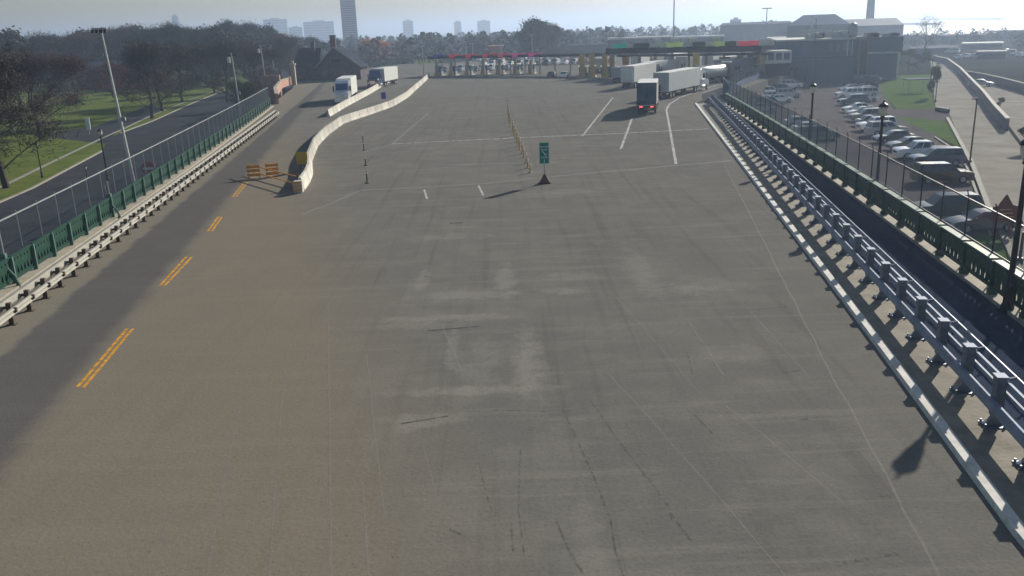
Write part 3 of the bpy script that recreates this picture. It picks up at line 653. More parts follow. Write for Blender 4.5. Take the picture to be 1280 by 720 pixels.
def make_car(kind, color):
    L, top, cab, wx, r = body_profile(kind); W = .92 if kind in ('sedan','hatch') else .98
    t = thing('parked_car' if kind != 'pickup' else 'pickup_truck', '', 'car', (0,0,0))
    prof = [(top[0][0]-.02, .24)]+top+[(top[-1][0]+.02, .24)]
    prof = [(top[-1][0]+.03,.24)]+arch(-wx, r+.05)+arch(wx, r+.05)+[(top[0][0]-.03,.24)]+top
    bm = bmesh.new()
    v0 = [bm.verts.new((x,-W,z)) for x, z in prof]; v1 = [bm.verts.new((x,W,z)) for x, z in prof]; n = len(prof)
    bm.faces.new(v0[::-1]); bm.faces.new(v1)
    for i in range(n): bm.faces.new((v0[i], v0[(i+1)%n], v1[(i+1)%n], v1[i]))
    bmesh.ops.recalc_face_normals(bm, faces=bm.faces)
    es = [e for e in bm.edges if len(e.link_faces) == 2 and e.calc_face_angle() > .15 and e.verts[0].co.z > .45 and e.verts[1].co.z > .45]
    bmesh.ops.bevel(bm, geom=es, offset=.07, segments=2, affect='EDGES', clamp_overlap=True)
    # greenhouse: pillars and roof
    a0, a1, b0, b1, zb, zt = cab; wb, wt = W-.05, W-.25
    def fr(a0, a1, wb, zb, b0, b1, wt, zt, bev):
        vs = [bm.verts.new(p) for p in ((a0,-wb,zb),(a1,-wb,zb),(a1,wb,zb),(a0,wb,zb),(b0,-wt,zt),(b1,-wt,zt),(b1,wt,zt),(b0,wt,zt))]
        fs = [bm.faces.new([vs[i] for i in f]) for f in ((0,3,2,1),(4,5,6,7),(0,1,5,4),(1,2,6,5),(2,3,7,6),(3,0,4,7))]
        if bev: bmesh.ops.bevel(bm, geom=[e for e in {e for f in fs for e in f.edges} if max(v.co.z for v in e.verts) > zb+.1], offset=bev, segments=2, affect='EDGES', clamp_overlap=True)
    fr(a0, a1, wb, zb-.03, b0, b1, wt, zt, .06)
    if kind == 'pickup':
        pass
    me = bpy.data.meshes.new('body'); bmesh.ops.recalc_face_normals(bm, faces=bm.faces); bm.to_mesh(me); bm.free(); me.materials.append(color)
    me.polygons.foreach_set('use_smooth', [True]*len(me.polygons)); me.set_sharp_from_angle(angle=math.radians(48))
    o = bpy.data.objects.new('body', me); COL.objects.link(o); o.parent = t
    # windows (proud of the greenhouse by 4 mm)
    def P(x, s, z):                                  # point on side plane
        k = (z-zb+.03)/(zt-zb+.03); return (x, s*(wb+(wt-wb)*k+.006), z)
    mb = MB(); z1, z2 = zb+.05, zt-.09
    def xf(z, front): k = (z-zb+.03)/(zt-zb+.03); return (a1+(b1-a1)*k) if front else (a0+(b0-a0)*k)
    def side_win(u0, u1):
        for s in (-1, 1):
            pts = [P(xf(z1,False)+(xf(z1,True)-xf(z1,False))*u0, s, z1), P(xf(z1,False)+(xf(z1,True)-xf(z1,False))*u1, s, z1), P(xf(z2,False)+(xf(z2,True)-xf(z2,False))*u1, s, z2), P(xf(z2,False)+(xf(z2,True)-xf(z2,False))*u0, s, z2)]
            mb.sheet(pts)
    def side_win_all(*uu):
        nonlocal mb
        for s_ in (-1, 1):
            mb = MB()
            for u0, u1 in uu:
                zz = ((z1,u0),(z1,u1),(z2,u1),(z2,u0)); mb.sheet([P(xf(z,False)+(xf(z,True)-xf(z,False))*u, s_, z) for z, u in zz])
            mb.build('side_window', 'glass', t)
    if kind == 'pickup': side_win_all((.08,.5),(.54,.9))
    elif kind in ('suv','van'): side_win_all((.05,.32),(.35,.62),(.65,.93))
    else: side_win_all((.1,.48),(.52,.91))
    for nm, fr_ in (('windscreen', True), ('rear_window', False)):
        k1 = (z1-zb+.03)/(zt-zb+.03); k2 = (z2-zb+.03)/(zt-zb+.03); w1 = wb+(wt-wb)*k1-.08; w2 = wb+(wt-wb)*k2-.08; e = .008 if fr_ else -.008
        MB().sheet([(xf(z1,fr_)+e,-w1,z1+.004),(xf(z1,fr_)+e,w1,z1+.004),(xf(z2,fr_)+e,w2,z2+.004),(xf(z2,fr_)+e,-w2,z2+.004)]).build(nm, 'glass', t)
    if kind == 'pickup': MB().box(-2.68,-.85,-.78,.78,1.19,1.213).build('bed_cover', 'black', t)
    fx = top[1][0]; rx = top[-2][0]; hz = top[1][1]
    for s in (-1, 1):
        MB().box(fx-.12,fx+.012,s*.72-.18,s*.72+.18,hz-.10,hz+.03).build('headlight', 'lamp', t, bevel=.02)
        MB().box(rx-.012,rx+.1,s*.74-.14,s*.74+.14,hz-.06,hz+.12).build('taillight', 'redlamp', t, bevel=.02)
        MB().box(a1-.35,a1-.18,s*(W+.1)-.1,s*(W+.1)+.08,zb,zb+.14).build('mirror', 'black', t, bevel=.02)
    MB().box(fx-.02,fx+.015,-.5,.5,hz-.26,hz-.08).build('grille', 'black', t)
    w0 = None
    for x in (-wx, wx):
        for s in (-1, 1):
            wv = MB(); vs = [(r-.06,-.11),(r,-.08),(r,.08),(r-.06,.11)]
            prof_ = vs; bmw = MB(); bmw.lathe([(a, b) for a, b in vs], n=16)
            T = Matrix.Rotation(PI/2, 4, 'X'); bmw.v = [tuple(T @ Vector(v)) for v in bmw.v]
            w = bmw.build('wheel', 'black', t, loc=(x, s*(W-.12), r))
            bmr = MB(); bmr.lathe([(r*.62,-.125),(r*.55,-.10),(r*.55,.10),(r*.62,.125)], n=12); bmr.v = [tuple(T @ Vector(v)) for v in bmr.v]
            bmr.build('rim', 'greymetal', w)
    return t
CARS = {}
def car(kind, col, px, py, rz, label, group, z=LOW, loc=None, name=None):
    key = kind
    if key not in CARS:
        CARS[key] = make_car(kind, paint('proto_'+kind, (.3,.3,.3))); CARS[key]['_used'] = 0
    src = CARS[key]
    if src['_used'] == 0: o = src; src['_used'] = 1
    else:
        o = copy_tree(src)
        if '_used' in o: del o['_used']
    for ch in o.children:
        if ch.name.split('.')[0] == 'body': ch.material_slots[0].link = 'OBJECT'; ch.material_slots[0].material = paint(col, PC[col])
    q = loc if loc is not None else G(px, py, z)
    o.location = (q.x, q.y, z+.015); o.rotation_euler = (0,0,math.radians(rz)); o['label'] = label; o['category'] = {'suv':'SUV','pickup':'pickup truck','van':'van'}.get(kind,'car'); o['group'] = group
    return o
RG = 'cars parked in the long right-hand row'
# kind, colour, px, py of the middle of the car on the ground, heading
row = [('suv','black',1176,228,-4,'black SUV with a glinting bonnet, nearest car in the right row'),
       ('suv','blue',1170,207,174,'dark SUV parked just behind the nearest black SUV, facing left'),
       ('pickup','white',1152,198,174,'white pickup truck facing left beside the dark SUV'),
       ('sedan','grey',1136,187,178,'dark grey sedan facing left beside the white pickup truck'),
       ('sedan','grey',1117,178,178,'dark sedan behind the grey sedan, sixth vehicle in the right row'),
       ('suv','silver',1107,169,0,'silver SUV facing right, seventh vehicle up the right row'),
       ('suv','white',1095,163,178,'white SUV facing left, eighth vehicle up the right row'),
       ('sedan','black',1091,157,0,'black sedan, ninth vehicle up the right row'),
       ('suv','beige',1084,151,178,'beige SUV, tenth vehicle up the right row'),
       ('sedan','silver',1078,145,178,'silver sedan, eleventh vehicle up the right row'),
       ('sedan','white',1072,140,178,'white sedan, twelfth vehicle up the right row'),
       ('suv','teal',1066,131,178,'blue-grey SUV, thirteenth vehicle up the right row'),
       ('sedan','white',1080,127,0,'white sedan with sun glare on its rear, fourteenth up the right row'),
       ('suv','silver',1080,121,178,'silver SUV, fifteenth vehicle up the right row'),
       ('sedan','white',1081,116,178,'white sedan, sixteenth vehicle up the right row'),
       ('sedan','black',1082,111,178,'black sedan, seventeenth vehicle up the right row'),
       ('suv','blue',1084,106,178,'dark blue SUV, eighteenth vehicle up the right row'),
       ('sedan','silver',1088,102,178,'silver sedan, nineteenth vehicle up the right row'),
       ('suv','white',1061,122,178,'white SUV left of the glaring sedan in the right row'),('sedan','silver',1063,114,178,'silver sedan at the left side of the right row, beyond the white SUV'),('suv','blue',1068,108,178,'dark blue SUV at the left side of the right row'),('sedan','white',1075,101,178,'white sedan near the far end of the right row'),
       ('suv','black',1096,98,178,'black SUV at the far end of the right row')]
for k, c, x, y, rz, lb in row: car(k, c, x, y, rz, lb, RG)
LG = 'cars parked in the left row of the lot'
rowl = [('sedan','silver',952,140,-4,'silver sedan nearest the board fence corner in the left row'),('suv','teal',962,134,-4,'blue-grey SUV, second in the left row behind the fence'),('sedan','white',958,129,-4,'white sedan, third in the left row behind the fence'),
        ('sedan','silver',966,124,-4,'silver sedan, fourth in the left row behind the fence'),('suv','white',962,119,-4,'white SUV, fifth in the left row behind the fence'),('sedan','grey',938,128,-4,'grey sedan hard against the board fence in the left row'),('sedan','white',975,128,-4,'white sedan in front of the left row, nearest the lot middle'),('suv','silver',985,122,-4,'silver SUV in front of the left row beside the white sedan'),('suv','blue',978,116,-4,'dark blue SUV, sixth in the left row'),('suv','white',988,110,-4,'white SUV with a bright windscreen, seventh in the left row'),
        ('sedan','grey',991,105,-4,'grey sedan, eighth in the left row'),('suv','silver',997,101,-4,'silver SUV, ninth in the left row'),('pickup','white',1004,98,-4,'white pickup truck at the far end of the left row')]
for k, c, x, y, rz, lb in rowl: car(k, c, x, y, rz, lb, LG)
FG = 'cars parked close below the right fence'
for k, c, x, y, rz, lb in [('suv','darkgreen',1180,272,176,'dark SUV below the fence, directly under the nearest black SUV'),('sedan','grey',1226,288,178,'grey sedan below the fence beside the brown diamond sign'),
        ('sedan','silver',1000,158,0,'silver sedan seen through the fence left of the middle lamp post'),('sedan','white',1012,166,0,'white sedan seen through the fence close to the middle lamp post'),('suv','teal',1022,175,0,'blue-grey SUV seen through the fence right of the middle lamp post')]:
    car(k, c, x, y, rz, lb, FG)
car('sedan','silver',1226,108,-35,'silver sedan driving on the upper road beyond the ramp wall','cars on the upper road')
# cars behind and in the booths (small)
for k, c, x, y, rz, lb in [('sedan','black',690,97,80,'black sedan leaving the booths, left of the white sedan'),('sedan','white',706,97,75,'white sedan leaving the booths next to the black sedan')]:
    car(k, c, x, y, rz, lb, 'cars leaving the booths', z=0)
SM = 'small cars queuing behind the booths'
cols = ['white','silver','black','white','red','grey','white','silver','white','blue','white','grey','white','silver','white','black','white','silver']
for i in range(18):
    x = 600+i*9.2; y = 76.6-i*.22
    car('suv' if i % 3 else 'sedan', cols[i], x, y, 245+rnd.uniform(-8,8), '%s car in the queue behind the booths, %s from the left' % (cols[i], ordn(i)), SM, z=0)
for i, (x, y, c) in enumerate([(556,90,'grey'),(575,89,'silver'),(594,89,'black'),(613,88,'white'),(633,88,'grey'),(651,87,'beige')]):
    car('suv' if i % 2 else 'sedan', c, x, y, 262, '%s car inside car booth lane, %s lane from the left' % (c, ordn(i)), 'cars inside the booth lanes', z=0)
for i in range(15):
    car(['sedan','suv','van'][i % 3], cols[(i*5+3) % 18], 604+i*11.3, 83.2-i*.25, 250+rnd.uniform(-10,10), '%s vehicle waiting just behind the booths, %s from the left' % (cols[(i*5+3) % 18], ordn(i)), 'vehicles waiting just behind the booths', z=0)
# ------------------------------------------------------------------ trucks (x axis forward, origin under the rear end)
def truck(label, loc, rz, L=14.5, H=4.1, box='trailer_white', rear='trailer_white', cab='white', cabin=True, kind='box', lit=False, Lc=6.2, rearframe=True, tcat='truck', front=False, grp='trucks waiting at the booths'):
    t = thing('semi_truck', label, tcat, loc, math.radians(rz), grp)
    if kind == 'box':
        b = MB(); b.box(0,L,-1.3,1.3,1.15,H); b.build('trailer_box', box, t, bevel=.04)
        MB().box(-.03,.0,-1.24,1.24,1.22,H-.12).build('rear_door', rear, t)
        mb = MB(); mb.box(-.05,-.02,-1.3,1.3,H-.14,H+.01); mb.box(-.05,-.02,-1.3,-1.22,1.1,H-.14); mb.box(-.05,-.02,1.22,1.3,1.1,H-.14); mb.box(-.06,-.03,-.02,.02,1.2,H-.16)
        for s in (-.75,-.45,.45,.75): mb.box(-.07,-.03,s-.02,s+.02,1.25,H-.2)
        mb.build('door_frame', 'greymetal' if rear != 'truck_blue' else 'truck_blue', t)
        mb = MB()
        for k in range(int(L/1.2)):
            for s in (-1,1): mb.box(.5+k*1.2,.54+k*1.2,s*1.3-.012,s*1.3+.012,1.2,H-.1)
        mb.build('side_rib', box, t)
    elif kind == 'tank':
        mb = MB(); n = 18; pr = [(.3,.0),(.95,.15),(1.1,.4),(1.1,L-.4),(.95,L-.15),(.3,L)]
        vs = []
        for r, x in pr:
            for k in range(n): q = 2*PI*k/n; vs.append((x, r*math.cos(q), 2.35+r*math.sin(q)))
        fs = [(j*n+k, j*n+(k+1)%n, (j+1)*n+(k+1)%n, (j+1)*n+k) for j in range(len(pr)-1) for k in range(n)]+[tuple(range(n)), tuple(range((len(pr)-1)*n, len(pr)*n))[::-1]]
        mb.add(vs, fs); mb.build('tank', box, t, smooth=True)
        mb = MB()
        for x in (1,4,7,9): 
            if x < L: mb.tube((x,0,3.4),(x,0,3.65),.28,n=10)
        mb.bar((.5,0,3.5),(L-.5,0,3.5),.5,.05); mb.build('hatch', 'greymetal', t)
    mb = MB(); mb.box(.1,L,-.5,-.35,.85,1.14); mb.box(.1,L,.35,.5,.85,1.14); mb.box(0,.12,-1.2,1.2,.5,.62); mb.box(.02,.1,-.8,-.7,.6,1.14); mb.box(.02,.1,.7,.8,.6,1.14)
    mb.box(3.9,3.93,-1.25,-.55,.25,1.1); mb.box(3.9,3.93,.55,1.25,.25,1.1); mb.build('chassis', 'black', t)
    xs = [1.2,2.5]+([L-2.0,L-.7] if kind != 'van' else [])
    if cabin: xs += [L+Lc-1.6]
    def wheel(x, s):
        w = MB(); w.lathe([(.44,-.14),(.5,-.1),(.5,.1),(.44,.14)], n=14); T = Matrix.Rotation(PI/2,4,'X'); w.v = [tuple(T @ Vector(v)) for v in w.v]
        ww = w.build('wheel', 'black', t, loc=(x, s*1.12, .5)); w = MB(); w.lathe([(.28,-.15),(.2,-.1),(.2,.1),(.28,.15)], n=10); w.v = [tuple(T @ Vector(v)) for v in w.v]; w.build('rim', 'greymetal', ww)
    for x in xs:
        for s in (-1,1): wheel(x, s)
    if cabin:
        x0 = L+.7; ym = 1.2; pc = paint(cab+'_truck', PC.get(cab,(.5,.5,.5)))
        side = [(x0,.9),(x0,3.75),(x0+.9,3.95),(x0+2.2,3.5),(x0+2.75,2.75),(x0+3.0,2.05),(x0+4.7,1.85),(x0+5.0,1.6),(x0+5.05,.7),(x0+3.2,.7)] if not front else [(x0,.9),(x0,3.85),(x0+1.9,3.9),(x0+2.4,3.6),(x0+2.95,2.2),(x0+4.1,1.95),(x0+4.4,1.7),(x0+4.45,.7),(x0+3.2,.7)]
        vs = [(x,-ym,z) for x, z in side]+[(x,ym,z) for x, z in side]; n = len(side)
        MB().add(vs, [tuple(range(n)), tuple(range(n,2*n))[::-1]]+[(i,n+i,n+(i+1)%n,(i+1)%n) for i in range(n)]).build('cab', pc, t, bevel=.08)
        wsx = [(x0+2.25,3.4),(x0+2.98,2.12)] if not front else [(x0+2.45,3.42),(x0+2.93,2.3)]
        (xa, za), (xb, zb) = wsx
        MB().add([(xa+.03,-1.02,za),(xa+.03,1.02,za),(xb+.05,1.08,zb),(xb+.05,-1.08,zb)], [(0,1,2,3)]).build('windscreen', 'glassb', t)
        for s in (-1,1): MB().add([(x0+1.45,s*1.215,3.0),(x0+2.35,s*1.215,3.0),(x0+2.8,s*1.215,2.2),(x0+1.45,s*1.215,2.2)], [(0,1,2,3)]).build('side_window', 'glass', t)
        fx = side[-2][0]
        MB().box(fx-.02,fx+.03,-.6,.6,.9,1.65).build('grille', 'chrome', t); MB().box(fx-.1,fx+.12,-1.2,1.2,.45,.8).build('bumper', pc, t, bevel=.04)
        for s in (-1,1):
            MB().box(fx-.06,fx+.04,s*.9-.2,s*.9+.2,1.0,1.3).build('headlight', 'lamp', t)
            MB().box(x0+2.5,x0+2.6,s*1.45-.12,s*1.45+.12,2.1,3.0).build('mirror', 'black', t)
            MB().tube((x0+.2,s*1.0,1.0),(x0+.2,s*1.0,4.1),.08,n=8).build('exhaust_stack', 'chrome', t)
            MB().tube((x0+1.2,s*1.05,.75),(x0+2.6,s*1.05,.75),.3,n=10).build('fuel_tank', 'chrome', t)
    for s in (-1,1): MB().box(-.06,-.02,s*.72-.22,s*.72+.22,.92,1.08).build('taillight', 'litred' if lit else 'redlamp', t)
    return t
M['trailer_white'] = mat('trailer_white', (.66,.67,.64), .5, var=.05, scale=1)
M['trailer_grey'] = mat('trailer_grey', (.3,.33,.38), .5, var=.06, scale=1)
M['truck_blue'] = mat('truck_blue', (.025,.08,.14), .5, var=.08, scale=1)
M['tank_steel'] = mat('tank_steel', (.6,.6,.56), .35, .4, var=.08, scale=1)
def rear_at(x, y): return G(x, y)
truck('box truck with a dark blue-green rear door and lit red tail lamps', rear_at(808,143), 79, 9.2, 4.1, 'trailer_white', 'truck_blue', 'white', True, lit=True)
truck('long white trailer truck right behind the blue-backed truck', rear_at(826,124), 60, 15.5, 4.1, 'trailer_white', 'trailer_grey', 'white', True)
truck('white trailer truck farthest left of the waiting trucks', rear_at(784,111), 64, 14.5, 4.1, 'trailer_white', 'trailer_white', 'blue', True)
truck('white trailer truck half hidden between the two other white trailers', rear_at(806,104), 58, 15, 4.1, 'trailer_white', 'trailer_grey', 'white', True)
truck('tanker truck with a pale rounded tank in the right lane', rear_at(867,107), 45, 10.5, 4.1, 'tank_steel', 'trailer_grey', 'grey', True, 'tank')
truck('grey trailer truck ahead of the tanker in the right lane', rear_at(898,100), 45, 12, 4.0, 'trailer_grey', 'trailer_grey', 'blue', True)
truck('white cabbed truck under the canopy just left of the tanker', rear_at(851,93), 62, 11, 4.0, 'trailer_grey', 'trailer_white', 'white', True)
truck('white trailer in the truck lane between the tanker and the grey trailer', rear_at(884,91), 62, 9, 4.1, 'trailer_white', 'trailer_white', 'white', True)
truck('pale box truck at the canopy left end behind the small box van', rear_at(795,91), 66, 8, 3.8, 'trailer_white', 'trailer_white', 'grey', True)
truck('dark blue trailer truck at the rightmost booth by the white cabin', rear_at(949,93), 60, 8, 4.0, 'trailer_grey', 'truck_blue', 'blue', True)
truck('red cabbed truck facing away at the left end of truck booths', rear_at(748,92), 75, 7, 3.7, 'trailer_grey', 'trailer_white', 'red', True)
truck('white trailer truck between canopy columns right of the tanker', rear_at(905,95), 50, 9, 4.1, 'trailer_white', 'trailer_grey', 'white', True)
truck('small blue-grey box van left of the waiting white trailers', rear_at(772,104), 66, 6.5, 3.2, 'trailer_grey', 'trailer_grey', 'blue', False)
truck('dark trailer truck inside the rightmost truck lane', rear_at(934,92), 60, 9, 4.2, 'trailer_white', 'truck_blue', 'white', True)
truck('white truck in the second truck lane from the right, under the canopy', rear_at(914,90), 60, 9, 4.0, 'trailer_white', 'trailer_grey', 'white', True)
truck('white trailer truck under the canopy above the blue-backed truck', rear_at(836,88), 62, 12, 4.0, 'trailer_white', 'trailer_grey', 'red', True)
def front_at(x, y, rz, L, Lc=5.75):
    g = G(x, y); a = math.radians(rz); return g-Vector((math.cos(a), math.sin(a), 0))*(L+Lc)
truck('white box truck with a blue windscreen driving towards the bridge', front_at(427,131,-86,11), -86, 11, 4.1, 'trailer_white', 'trailer_white', 'white', True, front=True, grp='trucks leaving the plaza')
truck('second white truck behind the first, beyond the short barrier line', front_at(465,111,-99,11), -99, 11, 4.0, 'trailer_white', 'trailer_white', 'blue', True, front=True, grp='trucks leaving the plaza')
# ------------------------------------------------------------------ booths and canopies
def booth(px, py, top, label, col='beige', group='car inspection booths', w=.35):
    b = G(px, py); h = HT(b, top); t = thing('inspection_booth', label, 'booth', b, math.radians(-6), group)
    MB().box(-1.1,1.1,-1.5,7,0,.18).build('island', 'conc', t)
    MB().box(-w,w,-.8,-.1,.18,h).build('column', col, t, bevel=.03)
    MB().box(-.8,.8,1.2,4.6,.18,1.1).build('booth_base', 'midgrey', t); MB().box(-.8,.8,1.2,4.6,1.1,2.4).build('booth_glass', 'glassb', t)
    MB().box(-1.0,1.0,.9,4.9,2.4,2.6).build('booth_roof', 'roofpale', t)
    for x in (-.6,.6): MB().tube((x,-1.1,.18),(x,-1.1,1.2),.12,n=8).build('bollard', 'yellowpost', t)
for i, (x, y) in enumerate([(547,95.5),(565,95),(585,94.5),(605,94),(625,93.5),(645,93),(664,92.5)]):
    booth(x, y, 74, 'beige pillared car booth, %s from the left' % ordn(i))
for i, (x, y, c) in enumerate([(728,97.5,'yellowpost'),(740,97,'yellowpost'),(756,98,'yellowpost'),(765,97,'yellowpost'),(783,95,'yellowpost'),(869,104,'yellowpost'),(923,96,'yellowpost'),(951,96,'beige')]):
    booth(x, y, 68 if x < 800 else 66, 'ochre pillared truck booth, %s from the left' % ordn(i), c, 'truck inspection booths', .6)
can = thing('canopy', 'long low flat canopy with red and blue lane signs over the car booths', 'canopy')
a, b = G(544,94.5)+Vector((0,3,0)), G(765,94)+Vector((0,3,0)); za = HT(a, 71.5)
mb = MB(); mb.bar(a+Vector((0,0,za)), b+Vector((0,0,za)), 7, .55); mb.build('roof', 'slate', can)
for i in range(12):
    q = a.lerp(b, (i+.5)/12); MB().bar(q, q+Vector((0,0,za)), .3, .3, up=(0,1,0)).build('column', 'beige', can)
sg = [(552,'blue'),(574,'red'),(596,'red'),(618,'red'),(638,'red'),(656,'magenta'),(676,'magenta')]
for x, c in sg:
    q = a.lerp(b, (x-544)/(765-544)); 
    MB().box(q.x-1.7,q.x+1.7,q.y-3.9,q.y-3.7,za-.1,za+.75).build('lane_sign', 'lit_'+c if 'lit_'+c in M else c, can)
mb = MB()
for i in range(22):
    q = a.lerp(b, (i+.5)/22); mb.box(q.x-.9,q.x+.9,q.y-3.75,q.y-3.6,za+.3,za+.5)
mb.build('fascia_strip', 'dgreen', can)
can2 = thing('canopy', 'tall dark canopy beam with bright lane signs over the truck booths', 'canopy')
a, b = G(772,98), G(968,98); a += Vector((0,6,0)); b += Vector((0,6,0)); z2 = HT(a, 63)
MB().bar(a+Vector((0,0,z2)), b+Vector((0,0,z2)), 9, 1.2).build('roof', 'slate', can2)
MB().bar(a+Vector((0,-4.6,z2-1.1)), b+Vector((0,-4.6,z2-1.1)), .3, .5).build('lower_beam', 'darkmetal', can2)
for i in range(9):
    q = a.lerp(b, (i+.5)/9); mb = MB(); mb.bar(q+Vector((0,-2,0)), q+Vector((0,-2,z2)), .45, .45, up=(0,1,0)); mb.build('column', 'beige' if i % 2 else 'yellowpost', can2)
for i, (u, c, w) in enumerate([(.03,'signgreen',4.0),(.10,'roofpale',2.0),(.17,'green',3.6),(.25,'roofpale',1.8),(.33,'roofpale',2.2),(.40,'lime',4.2),(.485,'roofpale',2.6),(.55,'green',3),(.62,'roofpale',2.4),(.69,'lime',3.),(.75,'green',3.0),(.80,'roofpale',1.8),(.87,'red',5.4),(.955,'roofpale',3.2)]):
    q = a.lerp(b, u); MB().box(q.x-w/2,q.x+w/2,q.y-4.9,q.y-4.7,z2+.55,z2+1.55).build('lane_sign', 'lit_'+c if 'lit_'+c in M else c, can2)
for u in (.3,.42,.53,.68): q = a.lerp(b, u); MB().box(q.x-.8,q.x+.8,q.y-1,q.y+1,z2+.6,z2+2.3).build('roof_unit', 'roofpale', can2, bevel=.1)
# white end cabin under the canopy
b = G(957,97)+Vector((3,4,0)); t = thing('cabin', 'white cabin with square windows under the right canopy end', 'cabin', b, 0)
MB().box(-3.5,3.5,0,5,2.6,5.2).build('upper_room', 'roofpale', t); MB().box(-3.3,3.3,.2,5,0,2.6).build('lower_room', 'slate', t)
for k in range(4): MB().box(-3.1+k*1.65,-1.9+k*1.65,-.03,0,3.3,4.7).build('window', 'glassb', t)
# ------------------------------------------------------------------ buildings
def wins(t, x0, x1, z0, z1, n, y, m='glass', w=.6, name='window'):
    for k in range(n):
        c = x0+(x1-x0)*(k+.5)/n; ww = (x1-x0)/n*w/2; MB().box(c-ww,c+ww,y-.05,y+.02,z0,z1).build(name, m, t)
bl = GL(968,104); br = GL(1066,102); t = thing('office_building', 'two-storey blue-grey building with cluttered flat roof beyond the parking lot', 'building', bl, math.atan2(br.y-bl.y, br.x-bl.x))
Lb = (br-bl).length; Hb = HT(bl, 50); Hm = HT(bl, 73)
MB().box(0,Lb,0,22,0,Hm).build('lower_storey', 'bluegrey', t); MB().box(.3,Lb,.4,22,Hm,Hb-.35).build('upper_storey', 'bluegrey', t)
MB().box(0,Lb+.1,0,22.2,Hb-.35,Hb).build('roof_slab', 'roofpale', t); MB().box(-.05,Lb+.05,-.1,.35,Hm-.12,Hm+.1).build('string_course', 'slate', t)
wins(t, 1, Lb*.35, Hm+.9, Hb-1.2, 5, .42, 'glassb'); wins(t, Lb*.66, Lb*.92, Hm+1.2, Hb-1.3, 3, .42, 'midgrey'); wins(t, 1.2, Lb*.42, .3, 3.6, 6, 0, 'slate', .8, 'dock_door')
MB().box(Lb*.9,Lb*.915,.36,.5,Hm+.2,Hb-.6).box(Lb*.96,Lb*.97,.36,.5,Hm+.2,Hb-.6).build('downpipe', 'roofpale', t)
rr = random.Random(3)
for k in range(22):
    x = rr.uniform(Lb*.38, Lb*.98); yy_ = rr.uniform(2,10); s = rr.uniform(.5,1.3)
    MB().box(x-s,x+s*.6,yy_,yy_+s*1.4,Hb,Hb+s*rr.uniform(.8,1.6)).build('roof_unit', rr.choice(['roofpale','midgrey','greymetal','slate']), t, bevel=.06)
MB().tube((Lb*.47,5,Hb),(Lb*.47,5,Hb+5),.12,n=6).build('roof_mast', 'whitemetal', t)
MB().box(Lb*.44,Lb*.52,4.5,5.6,Hb+1.6,Hb+2.4).build('satellite_unit', 'roofpale', t, bevel=.2)
c0 = GL(1067,102); t = thing('stair_tower', 'narrow grey stair tower between the two blue-grey buildings', 'building', c0, 0)
wt_ = (GL(1082,101)-c0).x; ht = HT(c0, 46)
MB().box(0,wt_,1,9,0,ht).build('wall', 'midgrey', t); 
for k in (.2,.55,.82): MB().box(wt_*k-.35,wt_*k+.35,.9,1.0,1.5,ht-.8).build('window', 'glass', t)
MB().lathe([(.9,ht),(1.1,ht+.2),(1.1,ht+2.2),(.8,ht+2.9),(.2,ht+3.2)], c=(.5,4,0), n=12).build('roof_tank', 'greymetal', t)
c0 = GL(1082,101); c1 = GL(1122,99); t = thing('annex_building', 'blue-grey annex with a pale string course right of the stair tower', 'building', c0, 0)
wa = (c1-c0).x; ha = HT(c0, 47); hm = HT(c0, 67)
MB().box(0,wa*.86,0,14,0,hm).build('lower_storey', 'bluegrey', t); MB().box(.2,wa,.4,16,hm,ha).build('upper_storey', 'bluegrey', t); MB().box(-.1,wa*.88,-.15,.38,hm-.1,hm+.25).build('string_course', 'roofpale', t)
MB().box(wa*.86,wa*.93,.1,.5,0,hm).build('corner_pier', 'roofpale', t)
for k in range(12):
    x = rr.uniform(.5, wa-.8); s = rr.uniform(.4,.9); MB().box(x-s,x+s,2,2+s*2,ha,ha+s*rr.uniform(1,2.2)).build('roof_unit', rr.choice(['roofpale','midgrey','greymetal']), t, bevel=.05)
# armory-like hall far behind
def far(px, dist): # ground point in the column px at a horizontal distance
    d = cF*FP + cX*(px-640) - cY*(40-360); d = Vector((d.x, d.y, 0)).normalized(); return d*dist+Vector((0,0,LOW))
def hall(px0, px1, dist, top, eave, label, roofm, wallm, depth, inset=.2, name='hall_building'):
    a, b = far(px0, dist), far(px1, dist); t = thing(name, label, 'building', a, math.atan2(b.y-a.y, b.x-a.x)); w = (b-a).length; hr = HT(a.lerp(b,.5), top); he = HT(a.lerp(b,.5), eave)
    MB().box(0,w,0,depth,0,he).build('wall', wallm, t)
    i = w*inset; MB().add([(0,-.5,he),(w,-.5,he),(w,depth,he),(0,depth,he),(i,depth*.3,hr),(w-i,depth*.3,hr),(w-i,depth*.7,hr),(i,depth*.7,hr)], [(0,1,5,4),(1,2,6,5),(2,3,7,6),(3,0,4,7),(4,5,6,7)]).build('roof', roofm, t)
    wins(t, 2, w-2, he*.35, he*.6, 9, -.01, 'glass', .45)
    return t
hall(984,1062,430,18,31,'large hall with a steep trapezoid roof against the lake','bluegrey','slate',40,.24)
hall(1040,1129,520,23.5,32,'long low hall with a hipped roof right of trapezoid hall','midgrey','bluegrey',50,.10)
hall(900,990,560,27.5,30,'long flat dark building left of the trapezoid hall','slate','slate',60,.02)
q = far(1086, 640); t = thing('chimney_stack', 'tall tapering chimney rising behind the long low hall', 'chimney', q)
MB().lathe([(2.9,0),(1.7,52),(1.85,52.2),(1.85,54)], n=20).build('stack', 'tower', t, smooth=False); MB().lathe([(1.5,54),(1.5,54.4)], n=16).build('rim', 'darkmetal', t)
